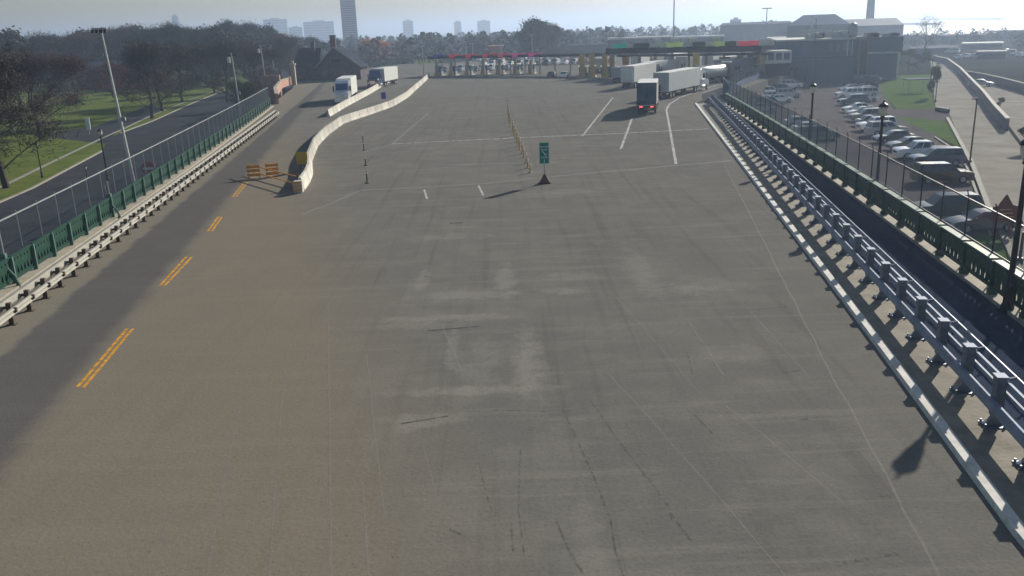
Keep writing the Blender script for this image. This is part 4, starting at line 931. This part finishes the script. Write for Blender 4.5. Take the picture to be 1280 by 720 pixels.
# long pale roofs behind the booths
def shed(px0, px1, dist, top, base_h, label, m='roofpale', depth=14, wm='slate'):
    a, b = far(px0, dist), far(px1, dist); t = thing('low_shed', label, 'building', a, math.atan2(b.y-a.y, b.x-a.x), 'low buildings behind the booths'); w = (b-a).length; h = HT(a.lerp(b,.5), top)
    MB().box(0,w,0,depth,0,h-.7).build('wall', wm, t); MB().box(-.4,w+.4,-.5,depth+.4,h-.7,h).build('roof', m, t); wins(t, 1, w-1, h*.3, h*.6, max(3,int(w/6)), -.01, 'glass', .5)
shed(760,838,400,46.5,0,'long low shed with a thin white roof edge above the trucks')
shed(838,905,430,45,0,'second low shed with a white roof edge right of the first')
shed(700,756,420,56,0,'dark low shed behind the car queue','slate')
shed(610,628,380,57,0,'small pinkish block behind the red canopy signs','pinkwall',10,'pinkwall')
shed(585,600,410,55,0,'small dark block left of the pinkish block','slate')
shed(960,982,330,47,0,'pale roofed shed at the left of the blue-grey building')
shed(1130,1160,600,43,0,'low building under the bare lakeside tree'); shed(1188,1212,640,42.3,0,'low building with a white wall by the lake','roofpale',20,'roofpale')
shed(1205,1255,420,53.5,0,'long low white roof in the far right yard'); shed(1225,1260,330,64,0,'small white roofed shed in the far right yard','midgrey',8)
shed(1245,1290,560,38,0,'block standing above the far right skyline','bluegrey',25); shed(1170,1235,520,44,0,'dark low warehouse at the far right','slate',30); shed(1140,1200,380,60,0,'dark flat warehouse beyond the ramp top','slate',30)
# house, walls by the plaza on the left
hb = G(398,101); t = thing('stone_house', 'dark stone house with a steep gable, chimney and slate roof', 'house', hb, math.radians(-2))
w = (G(452,99)-hb).x; h1 = HT(hb, 84); hr = HT(hb, 61)
MB().box(0,w,0,10,0,h1).build('wall', 'stone', t)
cx = w*.42
MB().add([(w*.02,-.05,h1),(w*.98,-.05,h1*1.0),(cx,-.05,hr)], [(0,1,2)]).add([(w*.02,.25,h1),(w*.98,.25,h1),(cx,.25,hr)], [(0,1,2)]).build('gable', 'stone', t)
MB().add([(-.5,-.5,h1-.4),(cx,-.5,hr+.15),(cx,10.4,hr+.15),(-.5,10.4,h1-.4),(-.5,-.5,h1-.15),(cx,-.5,hr+.4),(cx,10.4,hr+.4),(-.5,10.4,h1-.15)], [(0,1,2,3),(4,5,6,7),(0,1,5,4),(2,3,7,6),(0,4,7,3)]).add([(w+.6,-.5,h1-.6),(cx,-.5,hr+.15),(cx,10.4,hr+.15),(w+.6,10.4,h1-.6),(w+.6,-.5,h1-.35),(cx,-.5,hr+.4),(cx,10.4,hr+.4),(w+.6,10.4,h1-.35)], [(0,1,2,3),(4,5,6,7),(0,1,5,4),(2,3,7,6),(0,4,7,3)]).build('roof', 'slate', t)
for s in ((-.5,h1-.4),(w+.6,h1-.6)):
    mb = MB(); mb.bar((s[0],-.56,s[1]+.15),(cx,-.56,hr+.3),.06,.3); mb.build('barge_board', 'lrail', t)
MB().box(cx-.9,cx+.5,.4,1.6,hr-1,HT(hb,46)).box(cx-1.0,cx+.6,.3,1.7,HT(hb,46),HT(hb,46)+.25).build('chimney', 'stone', t); MB().box(-2.2,-1.2,4,5,4,HT(hb,52)).build('chimney', 'stone', t)
for x0, x1, z0, z1 in ((w*.3,w*.42,h1*.35,h1*.72),(w*.5,w*.62,h1*.35,h1*.72),(w*.75,w*.86,h1*.3,h1*.65),(w*.12,w*.22,h1*.3,h1*.65),(w*.33,w*.58,h1+.8,h1+2.1)): 
    wdw = MB().box(x0,x1,-.08,-.0,z0,z1).build('window', 'midgrey', t); MB().box(x0+.12,x1-.12,-.11,-.085,z0+.12,z1-.12).build('pane', 'glass', wdw)
MB().box(-6.5,0,2,9,0,HT(hb,83)).build('wing', 'stone', t)
MB().add([(-6.9,1.6,HT(hb,83)),(0.2,1.6,HT(hb,83)),(.2,9.4,HT(hb,83)),(-6.9,9.4,HT(hb,83)),(-5.9,5.5,HT(hb,60)),(.2,5.5,HT(hb,60))], [(0,1,5,4),(3,2,5,4),(0,3,4),(1,2,5)]).build('wing_roof', 'slate', t)
hd = MB()
t = thing('brick_wall', 'curved pinkish brick wall beside the forecourt', 'wall', (0,0,0)); wp = [G(368,104,0), G(352,110), G(345,121), G(347,130)]
MB().sweep(wp, [(-.25,0),(.25,0),(.25,1.7),(-.25,1.7)]).build('wall_face', 'pinkwall', t); MB().sweep(wp, [(-.32,1.7),(.32,1.7),(.32,1.85),(-.32,1.85)]).build('coping', 'conc', t); q = G(340,112)
MB().box(q.x-1.8,q.x+2,q.y,q.y+.8,-3,3.2).build('pier', 'pinkwall', t)
q = G(368,106); t = thing('gate_pillar', 'tall pale gate pillar left of the stone house', 'pillar', q); MB().box(-.55,.55,-.5,.5,0,HT(q,81)).box(-.75,.75,-.7,.7,HT(q,81),HT(q,81)+.3).build('shaft', 'beige', t); MB().box(-.3,.3,-.3,.3,HT(q,81)+.3,HT(q,76)).build('finial', 'beige', t)
# houses seen through the trees on the left, brick block
def house(px0, px1, py, top, ridge, label, wm, rm, depth=10, z=LOW):
    a, b = G(px0,py,z), G(px1,py,z); t = thing('house', label, 'house', a, 0, 'houses behind the park'); w = b.x-a.x; h = HT(a, top); r = HT(a, ridge)
    MB().box(0,w,0,depth,0,h).build('wall', wm, t); MB().add([(-.4,-.4,h),(w+.4,-.4,h),(w+.4,depth+.4,h),(-.4,depth+.4,h),(0,depth/2,r),(w,depth/2,r)], [(0,1,5,4),(3,2,5,4),(0,3,4),(1,2,5)]).build('roof', rm, t)
    n = max(2,int(w/3.5))
    for zf in (.12,.58) if h > 5 else (.25,):
        wins(t, .8, w-.8, h*zf+.6, h*zf+.6+h*.25, n, 0, 'glass', .45)
house(97,176,112,84,78,'red brick block with dark windows behind the park lawn','brick','slate',14)
house(20,55,106,84,72,'dark house at the left picture edge behind bare trees','stone','slate'); house(60,90,98,76,66,'dark brick house between bare trees, left of the red block','stone','slate')
house(93,114,88,74,67,'house with a pale roof behind the red block','midgrey','roofpale'); house(205,226,88,66,58,'grey house behind the row of park trees','midgrey','slate'); house(236,262,86,64,56,'blue-grey house right of the park trees','bluegrey','slate'); house(268,290,84,64,56,'pale fronted house behind the utility pole','beige','slate')
house(300,322,82,58,50,'dark house left of the twin poles','stone','slate'); house(178,200,86,62,54,'brown house above the red brick block','stone','slate')
# towers and skyline
def block(px0, px1, dist, top, label, depth=None, m='tower', n=6, fl=8, z=LOW):
    a, b = far(px0, dist), far(px1, dist); t = thing('tower_block', label, 'building', a, math.atan2(b.y-a.y, b.x-a.x), 'skyline buildings'); w = (b-a).length; h = HT(a.lerp(b,.5), top); d = depth or w*.8
    MB().box(0,w,0,d,0,h).build('facade', m, t); MB().box(w*.3,w*.7,d*.3,d*.7,h,h*1.04+1).build('plant_room', m, t)
    mb = MB()
    for k in range(fl): mb.box(w*.04,w*.96,-.15,.0,h*(k+.35)/fl,h*(k+.75)/fl)
    mb.build('window_band', 'glass', t)
block(428,447,950,-10,'tall slab tower cut by the top of the picture',m='tower',fl=26)
block(217,225,2100,20,'slim distant tower on the left skyline',fl=12); block(330,360,2100,24,'broad hazy block left of the slab tower',fl=9); block(361,378,2100,34,'lower hazy block between the broad block and tower',fl=7); block(380,418,2100,27,'wide hazy block next to the slab tower',fl=8)
block(504,517,2100,26,'small square hazy block right of the slab tower',fl=7); block(568,577,2100,27,'small far block above the car canopy',fl=6); block(597,613,2100,26,'far block with a flat top above the red signs',fl=6); block(300,326,2100,30,'hazy block above the twin poles',fl=8); block(912,926,900,24,'tiny far block on the right skyline',fl=3)
for i, (x, d, tp, w_) in enumerate([(842,300,-8,.16),(957.5,430,11,.2),(1015,999,0,0)][:2]):
    q = far(x, d); t = thing('light_mast', ['thin tall mast above the truck canopy','thin lamp mast with a crossbar, left of trapezoid hall'][i], 'mast', q); h = HT(q, tp)
    MB().tube((0,0,0),(0,0,h),w_*1.6,w_,n=8).build('pole', 'greymetal', t); MB().box(-2.2,2.2,-.3,.3,h,h+.4).build('crossbar', 'darkmetal', t)
for i, (x, y, tp) in enumerate([(584,92,52),(592,90,55),(626,90,52),(666,92,44),(628,86,50),(530,96,58)]):
    q = G(x, y); t = thing('flood_mast', 'slim grey light pole rising behind the car booths, %s from the left' % ordn(i if i < 5 else 5), 'light pole', q, 0, 'light poles behind the car booths'); h = HT(q, tp)
    MB().tube((0,0,0),(0,0,h),.14,.09,n=6).build('pole', 'greymetal', t); MB().box(-.6,.6,-.2,.2,h,h+.18).build('lamp_head', 'greymetal', t)
for i, (x, lb) in enumerate([(584,''),(592,''),(626,''),(666,''),(628,''),(530,'')]): pass
# breakwaters
for (x0, x1, y, lb) in ((1143,1252,24.5,'long thin dark breakwater far out on the lake'),(1122,1166,30.8,'shorter dark breakwater nearer the shore')):
    a, b = G(x0,y,-3.4), G(x1,y,-3.4); w = (b-a).length
    o = MB().box(0,w,-6,6,0,2.6).add([(0,-9,0),(w,-9,0),(w,-6,2.6),(0,-6,2.6)],[(0,1,2,3)]).build('breakwater', 'stone'); o.location = a; o.rotation_euler = (0,0,math.atan2(b.y-a.y, b.x-a.x)); tag(o, lb, 'breakwater')
# ramp walls
def wall(name, px, z0, h, th, label, m, cm, zb=LOW):
    t = thing(name, label, 'wall'); P = [G(x, y, zb) for x, y in px]
    MB().sweep(P, [(-th/2,0),(th/2,0),(th/2,h),(-th/2,h)]).build('wall_face', m, t); MB().sweep(P, [(-th/2-.06,h),(th/2+.06,h),(th/2+.06,h+.14),(-th/2-.06,h+.14)]).build('coping', cm, t)
M['duskwall'] = mat('weathered_wall', (.17,.15,.17), .9, var=.2, scale=.6)
wall('ramp_wall', [(1168,76),(1184,80),(1200,93),(1212,107),(1227,124),(1242,145),(1258,164)], 0, 1.5, .4, 'long curved wall with a pale coping dividing ramp and upper road', 'duskwall', 'jersey')
wall('road_wall', [(1206,98),(1228,102),(1252,108),(1300,122)], 0, 1.6, .4, 'dark wall with a pale coping behind the upper road', 'duskwall', 'path')
wall('ramp_end_wall', [(1186,141),(1170,138.5)], 0, .5, .3, 'low wall stub at the foot of the ramp edge', 'slate', 'jersey')
def pole(px, py, tp, label, r=.09, z=LOW, m='darkmetal', head=True, name='lamp_post'):
    q = G(px, py, z); t = thing(name, label, 'lamp post' if head else 'pole', q); h = HT(q, tp); MB().tube((0,0,0),(0,0,h),r,r*.7,n=8).build('pole', m, t); MB().tube((0,0,0),(0,0,.4),r*2,n=8).build('base', m, t)
    if head: MB().box(-.5,.1,-.12,.12,h,h+.12).build('lamp_head', m, t, bevel=.03)
    return t
pole(1212,205,124,'dark pole standing at the ramp edge above the parked SUVs'); pole(1163,103,74,'thin dark post at the top of the ramp, left side'); pole(1169,128,80,'thin dark post halfway down the ramp edge'); pole(1015,110,24,'thin post in front of the blue-grey building')
q = GL(1252,296); t = thing('brown_sign', 'brown diamond-topped sign on two posts by the ramp', 'sign', q, 0); h = HT(q, 243)
z0 = h-1.9
side = [(-.95,z0+.35),(-.75,z0),(.75,z0),(.95,z0+.35),(.8,z0+1.1),(.45,z0+1.2),(0,h),(-.45,z0+1.2),(-.8,z0+1.1)]; vs = [(x,-.06,z) for x, z in side]+[(x,.06,z) for x, z in side]; n = len(side)
MB().add(vs, [tuple(range(n)), tuple(range(n,2*n))[::-1]]+[(i,n+i,n+(i+1)%n,(i+1)%n) for i in range(n)]).build('sign_board', 'brown', t)
for x in (-.55,.45): MB().box(x-.07,x+.07,-.02,.1,0,z0).build('post', 'brown', t)
for k in range(3): MB().box(-.6+.1*k,.6-.1*k,-.075,-.062,z0+.35+.25*k,z0+.42+.25*k).build('lettering_line', 'pinkwall', t)
pole(1274,330,290,'dark short post beside the lamp at the right edge', .1, LOW, 'darkmetal', False, 'short_post')
# shed frame / swing structure on the lawn
q = GL(1146,116); t = thing('shelter', 'small grey-roofed shelter on thin legs on the right lawn', 'shelter', q); h = HT(q, 100)
for x in (-1.6,2.2):
    for y_ in (0,2.5): MB().tube((x,y_,0),(x,y_,h),.07,n=6).build('leg', 'greymetal', t)
MB().box(-1.9,2.5,-.3,2.8,h,h+.2).build('roof', 'bluegrey', t)
# ------------------------------------------------------------------ street furniture on the left
b = GL(170,240); t = thing('flood_mast', 'tall white floodlight mast leaning over the left street', 'mast', b); h = HT(b, 36)
tilt = Vector((-1.15,0,0))*0
xt = far(125,0)
top_w = None
# small real lean so that the head stands over the park edge
lean = -.9
MB().tube((0,0,0),(lean,0,h),.17,.08,n=10).build('pole', 'whitemetal', t)
MB().box(lean-.8,lean+.6,-.1,.1,h,h+.12).build('crossarm', 'greymetal', t)
for k in (-.75,-.35,.05,.45): MB().box(lean+k-.13,lean+k+.13,-.3,.1,h-.35,h-.02).build('floodlight', 'darkmetal', t, bevel=.03)
MB().box(.1+lean*.45,.5+lean*.45,-.1,.1,h*.45,h*.45+.35).build('junction_box', 'lrail', t)
def park_lamp(px, py, tp, label, s=1.):
    o = copy_tree(L0); q = GL(px, py); h = HT(q, tp); o.location = q; o.scale = (h/7.4,)*3; o['label'] = label; o['group'] = 'lantern lamps along the left street'
park_lamp(135,226,160,'dark lantern lamp standing in the left street before the white mast'); park_lamp(53,222,177,'dark lantern lamp on the park verge near the left edge'); park_lamp(112,240,207,'small dark lantern lamp by the fence, left of the white mast')
q = G(206,226); t = thing('no_entry_sign', 'round red no-entry sign facing the bridge by the left parapet', 'sign', q+Vector((-1.2,0,0))); h = HT(q, 201)
MB().tube((0,0,0),(0,0,h),.05,n=6).build('post', 'greymetal', t)
mb = MB(); mb.lathe([(.62,-.02),(.62,.02)], n=24); T = Matrix.Translation((0,-.08,h-.6)) @ Matrix.Rotation(PI/2,4,'X'); mb.v = [tuple(T @ Vector(v)) for v in mb.v]; mb.build('sign_disc', 'red', t); MB().box(-.45,.45,-.115,-.105,h-.7,h-.5).build('white_bar', 'signwhite', t)
q = GL(112,168); t = thing('notice_board', 'narrow white notice board on the park lawn by the side street', 'sign', q); h = HT(q, 147); MB().box(-.35,.35,-.05,.05,h-2.0,h).build('board', 'signwhite', t); MB().box(-.06,.06,-.04,.04,0,h-2).build('post', 'greymetal', t)
for o_ in list(L0.children)+[L0]: bpy.data.objects.remove(o_)
def upole(px, py, tp, label, lean=-.4):
    q = G(px, py, LOW); t = thing('utility_pole', label, 'utility pole', q, 0, 'utility poles by the left street'); h = HT(q, tp)
    MB().tube((0,0,0),(lean,0,h),.2,.13,n=8).build('pole', 'greymetal', t); MB().tube((lean-.55,0,h-1.7),(lean-.55,0,h-.7),.28,n=10).build('transformer', 'whitemetal', t); MB().box(lean-.9,lean+.9,-.08,.08,h-.5,h-.35).build('crossarm', 'bark', t); MB().box(.15+lean*.4,.55+lean*.4,-.1,.1,h*.4,h*.4+.5).build('meter_box', 'greymetal', t)
upole(302,152,66,'grey utility pole with a transformer, nearest of the three'); upole(335,124,57,'pale utility pole left of the pink brick wall'); upole(346,112,56,'brownish utility pole right behind the pale pole')
# utility cabinets / dark hedge near the fence end
# ------------------------------------------------------------------ trees
def tree_meshes(seed, H, crown_r, nleaf, leaf, bare=True, trunk_h=.28, evergreen=False):
    r = random.Random(seed); wood = MB(); fol = MB(); tips = []
    def branch(p, d, L, rad, depth):
        q = p+d*L*.5+Vector((r.uniform(-1,1), r.uniform(-1,1), r.uniform(0,.6)))*L*.05
        e = q+(d+Vector((r.uniform(-.25,.25), r.uniform(-.25,.25), r.uniform(-.05,.3)))).normalized()*L*.5
        n = 6 if depth > 2 else 4 if depth > 1 else 3
        wood.tube(p, q, rad, rad*.78, n, cap=False); wood.tube(q, e, rad*.78, rad*.55, n, cap=False)
        if depth <= 1: tips.append((q, e, L))
        if depth == 0: return
        k = 3
        for i in range(k):
            az = 2*PI*(i/k)+r.uniform(-.6,.6); sp = r.uniform(.2,.7) if i else r.uniform(0,.25)
            nd = (d*math.cos(sp)+Vector((math.cos(az), math.sin(az), .1))*math.sin(sp)).normalized()
            branch(e, nd, L*r.uniform(.66,.85), rad*.52, depth-1)
        if depth > 1:
            for _ in range(2 if depth > 3 else 1):
                az = r.uniform(0,2*PI); u = r.uniform(.3,1) if depth < 4 else r.uniform(.75,1.); branch(p.lerp(q, u), (d*.35+Vector((math.cos(az), math.sin(az), .25))).normalized(), L*r.uniform(.5,.75), rad*.36, depth-2)
    branch(Vector((0,0,0)), Vector((r.uniform(-.05,.05),0,1)).normalized(), H*trunk_h, H*.022, 4)
    mz = max(e.z for _, e, _ in tips); k = H/mz*.97; wood.v = [(x*k, y*k, z*k) for x, y, z in wood.v]; tips = [(a*k, b*k, L*k) for a, b, L in tips]
    for i in range(nleaf):
        a, b, L = r.choice(tips); u = r.random(); p = a.lerp(b, u)+Vector((r.gauss(0,1), r.gauss(0,1), r.gauss(0,.8)))*L*.45
        if bare:                                      # twigs: long slivers
            d = Vector((r.uniform(-1,1), r.uniform(-1,1), r.uniform(-.2,1.2))).normalized()*r.uniform(.5,1.1)*leaf*4; s = d.cross(Vector((r.uniform(-1,1), r.uniform(-1,1), r.uniform(-1,1)))).normalized()*leaf*.15
            fol.add([p-s, p+s, p+d], [(0,1,2)])
        else:
            d = Vector((r.uniform(-1,1), r.uniform(-1,1), r.uniform(-1,1))).normalized()*leaf*r.uniform(.6,1.3); s = d.cross(Vector((r.uniform(-1,1), r.uniform(-1,1), r.uniform(-1,1)))).normalized()*leaf*r.uniform(.4,.9)
            fol.add([p-d, p+s, p+d, p-s*.8], [(0,1,2,3)])
    return wood, fol
TP = {}
def tree_proto(key):
    spec = dict(bareA=(11,13,5,9500,.24,True), bareB=(23,13,5,9500,.24,True), bareC=(35,12,5,8000,.26,True), bareD=(35,12,5,900,.20,True), leafy=(47,12,5,4200,.30,False), bushy=(59,9,5,4200,.28,False))[key]
    seed, H, cr, n, lf, bare = spec; w, f = tree_meshes(seed, H, cr, n, lf, bare, .30 if bare else .24)
    t = thing('bare_tree' if bare else 'leafy_tree', '', 'tree', (0,0,0)); w.build('trunk', 'bark', t); o = f.build('crown', 'twig', t); TP[key] = [t, H, False]
def tree(key, px, py, top, label, m='twig', group='trees around the park', z=LOW, loc=None, wide=1.):
    if key not in TP: tree_proto(key)
    src, H, used = TP[key]
    if not used: TP[key][2] = True; o = src
    else: o = copy_tree(src)
    for ch in o.children:
        if ch.name.startswith('crown'): ch.material_slots[0].link = 'OBJECT'; ch.material_slots[0].material = M[m]
    q = loc if loc is not None else G(px, py, z); s = HT(q, top)/H
    o.location = q; o.scale = (s*wide, s*wide, s); o.rotation_euler = (0,0,rnd.uniform(0,6.28)); o['label'] = label; o['category'] = 'tree'; o['group'] = group
T_ = [('bareA',8,235,62,'large bare dark tree at the left picture edge beside the path','twig'),('bareB',50,172,66,'large bare tree left of the notice board','leafpurple'),('bareC',-25,190,60,'bare tree cut by the left picture edge','twig'),
      ('bareA',95,130,68,'bare brown tree behind the notice board','twig'),('bareB',25,140,70,'spreading bare tree behind the edge tree','leafpurple'),('bareC',70,118,62,'dark bare tree in front of the dark brick house','twig'),
      ('bushy',120,116,84,'dark red leafed tree in front of the red brick block','leafred'),('leafy',158,113,80,'dark red leafed tree at the right end of the red brick block','leafred'),('bareC',142,122,78,'thin reddish bare tree between the two dark red trees','leafred'),
      ('bareA',190,148,52,'leaning bare tree with forked trunk right of the white mast','twig'),('bareB',203,139,56,'bare tree just behind the forked one along the path','twig'),('bareC',228,128,56,'bare tree third along the path','twig'),
      ('bareA',268,116,56,'bare tree at the far end of the path','twig'),('bareB',284,128,52,'bare tree left of the transformer pole','twig'),('bareC',316,112,50,'dense bare tree right of the transformer pole','leafpurple'),('bareB',322,118,58,'bare tree left of the pale utility pole','leafpurple'),
      ('bareA',352,100,44,'purple-brown bare tree left of the stone house','leafpurple'),('bareC',366,98,48,'bare tree beside the gate pillar','leafpurple'),('leafy',382,98,72,'dark shrub-like tree in front of the house wing','leafdark'),
      ('bareB',150,104,38,'tall bare tree above the red brick block','twig'),('bareA',172,100,32,'tall pointed bare tree on the left skyline','leafpurple'),('leafy',130,100,42,'dark full tree behind the red brick block','leafdark'),('leafy',105,98,38,'dark full tree left of the floodlight mast head','leafdark'),
      ('bareC',242,98,36,'bare tree behind the path trees','twig'),('bareA',260,96,34,'tall bare tree before the slim distant tower','leafpurple'),('leafy',290,92,28,'dark full tree on the left skyline','leafdark'),('leafy',212,96,40,'dark full tree over the grey house','leafdark'),('bareB',308,94,32,'tall bare tree behind the twin poles','leafpurple'),
      ('leafy',345,90,32,'dark full tree behind the purple-brown tree','leafdark'),('leafy',420,82,48,'dark evergreen behind the house chimney','leafdark'),('leafy',396,84,46,'dark evergreen behind the house wing','leafdark'),
      ('bushy',465,80,48,'rust-orange leafed tree right of the stone house','leaforange'),('bushy',481,78,51,'second rust-orange leafed tree, paler, on the lawn','leaforange'),('bushy',498,80,68,'small round dark tree on the lawn edge','leafdark'),('bareC',455,84,58,'small bare tree next to the orange tree','leafgreen'),
      ('bushy',352,118,100,'dark bush by the pink brick wall','leafgreen'),('bareC',312,148,104,'leafless shrub thicket beside the transformer pole foot','leafgreen'),('bareB',322,140,102,'leafless shrub thicket before the pink brick wall','leafpurple'),('bareA',298,138,100,'leafless shrub thicket left of the transformer pole foot','leafgreen'),
      ('leafy',676,80,23,'big dark tree standing out above the car canopy','leafdark'),('leafy',664,80,30,'dark tree left of the big dark tree','leafdark'),('bareC',690,80,30,'bare tree right of the big dark tree','twig'),
      ('bareD',1154,70,18,'bare lakeside tree with open crown against the water','bark'),('leafy',1148,88,68,'dark tree between the annex and ramp top','leafdark'),('bushy',1166,122,82,'narrow green bush at the left edge of ramp','leafgreen'),('leafy',1160,84,62,'dark tree at the top of the ramp','leafdark'),
      ('bareB',1135,90,62,'bare tree beside the annex','leafgreen'),('bushy',1285,190,158,'dark bush cut by the right picture edge','leafdark'),('bushy',1250,134,122,'little roadside shrub on the upper road','leafgreen')]
for k, x, y, tp, lb, m in T_:
    tree(k, x, y, tp, lb, m, wide=(.5 if 'narrow' in lb else 1.2 if k.startswith('bare') else 1.1))
# tall background trees (farther, each its own)
names = ['far bare tree', 'far dark tree', 'far olive tree']
i = 0
for x in range(-20, 360, 17):
    d = rnd.uniform(300, 420); k = rnd.choice(['bareA','bareB','leafy','leafy']); tp = 44+rnd.uniform(-7,7)-x*.018-(6 if 90 < x < 330 else 0)
    tree(k, 0, 0, tp, 'hazy tree in the far belt behind the park, %s from the left' % ordn(i), rnd.choice(['leafdark','twig','leafpurple']), 'far belt of trees behind the park', loc=far(x+rnd.uniform(-5,5), d), wide=1.3); i += 1
# far woodland as stuff
def woodland(name, spans, cnt, seed, m, hrange):
    r = random.Random(seed); mb = MB()
    for _ in range(cnt):
        x0, x1, d0, d1 = r.choice(spans); px = r.uniform(x0, x1); d = r.uniform(d0, d1); q = far(px, d); h = r.uniform(*hrange); w = h*r.uniform(.35,.6); s = .16*h*.5
        for _ in range(70):
            u = r.random()**.5; az = r.uniform(0,6.28); z = r.uniform(.12,1); ww = w*math.sin(PI*min(1,(z*.85+.12)))*u
            p = q+Vector((math.cos(az)*ww, math.sin(az)*ww, z*h)); dd_ = Vector((r.uniform(-1,1), r.uniform(-1,1), r.uniform(-1,1))).normalized()*s; ss = dd_.cross(Vector((r.uniform(-1,1), r.uniform(-1,1), r.uniform(-1,1)))).normalized()*s*.8
            mb.add([p-dd_, p+ss, p+dd_, p-ss], [(0,1,2,3)])
        mb.tube(q, q+Vector((0,0,h*.5)), h*.03, n=4)
    o = mb.build(name, m); o['kind'] = 'stuff'; o['label'] = 'distant hazy woodland and town trees along the horizon'; return o
woodland('distant_woodland', [(430,780,420,1100),(500,780,400,700),(-40,440,500,1200),(700,1000,600,1100)], 420, 5, 'leafdark', (8,14))
woodland('distant_woodland', [(430,640,400,900),(-40,440,450,900),(640,1000,600,900)], 260, 9, 'leafpurple', (7,12))
woodland('distant_woodland', [(1130,1300,420,640),(740,1000,500,640)], 170, 12, 'leafdark', (3,6))
flat('park_lawn_far', [GL(440,96), GL(545,92), GL(545,64), GL(440,66)], 'grass', LOW+.005)
hedge = MB(); r = random.Random(4)
for _ in range(1800):
    u = r.random(); p = GL(452,88).lerp(GL(512,84), u)+Vector((0, r.uniform(-.8,.8), 1+r.random()*3.2)); d = Vector((r.uniform(-1,1), r.uniform(-1,1), r.uniform(-1,1))).normalized()*.35; s = d.cross(Vector((0,0,1))).normalized()*.3
    hedge.add([p-d, p+s, p+d, p-s], [(0,1,2,3)])
tag(hedge.build('hedge', 'leafdark'), 'long clipped dark hedge below the orange tree', 'hedge')
# small clutter in the yards at the far right: parked vehicles
for i in range(10): car('van' if i % 4 == 0 else 'sedan', rnd.choice(['white','silver','grey']), 1190+i*9.5, 71+rnd.uniform(-5,5), rnd.uniform(0,180), 'small vehicle in the far right yard, %s from the left' % ordn(i), 'vehicles in the far right yard')
# ------------------------------------------------------------------ air, light, camera
hz = MB().box(-6700,6700,-350,6700,LOW-1.7,66).build('haze', 'glass'); hz.data.materials.clear()
m = bpy.data.materials.new('haze_air'); m.use_nodes = True; nt = m.node_tree; nt.nodes.remove(nt.nodes['Principled BSDF'])
v = nt.nodes.new('ShaderNodeVolumePrincipled'); v.inputs['Color'].default_value = (.58,.74,1,1); v.inputs['Density'].default_value = .0005; v.inputs['Anisotropy'].default_value = .45
nt.links.new(v.outputs[0], nt.nodes['Material Output'].inputs['Volume']); hz.data.materials.append(m); hz['kind'] = 'stuff'; m.volume_intersection_method if hasattr(m,'volume_intersection_method') else None
w = bpy.data.worlds.new('World'); sc.world = w; w.use_nodes = True; nt = w.node_tree
sky = nt.nodes.new('ShaderNodeTexSky'); sky.sky_type = 'NISHITA'; sky.sun_disc = False; sky.sun_elevation = SEL; sky.sun_rotation = SAZ; sky.dust_density = 1.0; sky.air_density = 1.2; sky.ozone_density = 2.2
nt.links.new(sky.outputs[0], nt.nodes['Background'].inputs[0]); nt.nodes['Background'].inputs[1].default_value = .058
sl = bpy.data.lights.new('sun', 'SUN'); sl.energy = 5.0; sl.angle = math.radians(.53); sl.color = (1, .93, .82); so = bpy.data.objects.new('sun', sl); COL.objects.link(so)
sd = Vector((math.sin(SAZ)*math.cos(SEL), math.cos(SAZ)*math.cos(SEL), math.sin(SEL))); so.rotation_euler = sd.to_track_quat('Z', 'Y').to_euler(); so.location = (60,60,60)
cam = bpy.data.cameras.new('camera'); co = bpy.data.objects.new('camera', cam); COL.objects.link(co); sc.camera = co
cam.sensor_width = 36; cam.lens = 36*FP/1280; cam.clip_start = .1; cam.clip_end = 20000
Rm = Matrix((cX, cY, -cF)).transposed(); co.matrix_world = Matrix.Translation((0,0,CH)) @ Rm.to_4x4()
sc.view_settings.view_transform = 'Standard'; sc.view_settings.look = 'None'; sc.view_settings.exposure = .36; sc.view_settings.gamma = 1
sc.cycles.volume_bounces = 0; sc.cycles.max_bounces = 6; sc.cycles.transparent_max_bounces = 12; sc.cycles.volume_step_rate = 5; sc.cycles.use_denoising = True
for k in list(CARS.values()):
    if '_used' in k: del k['_used']
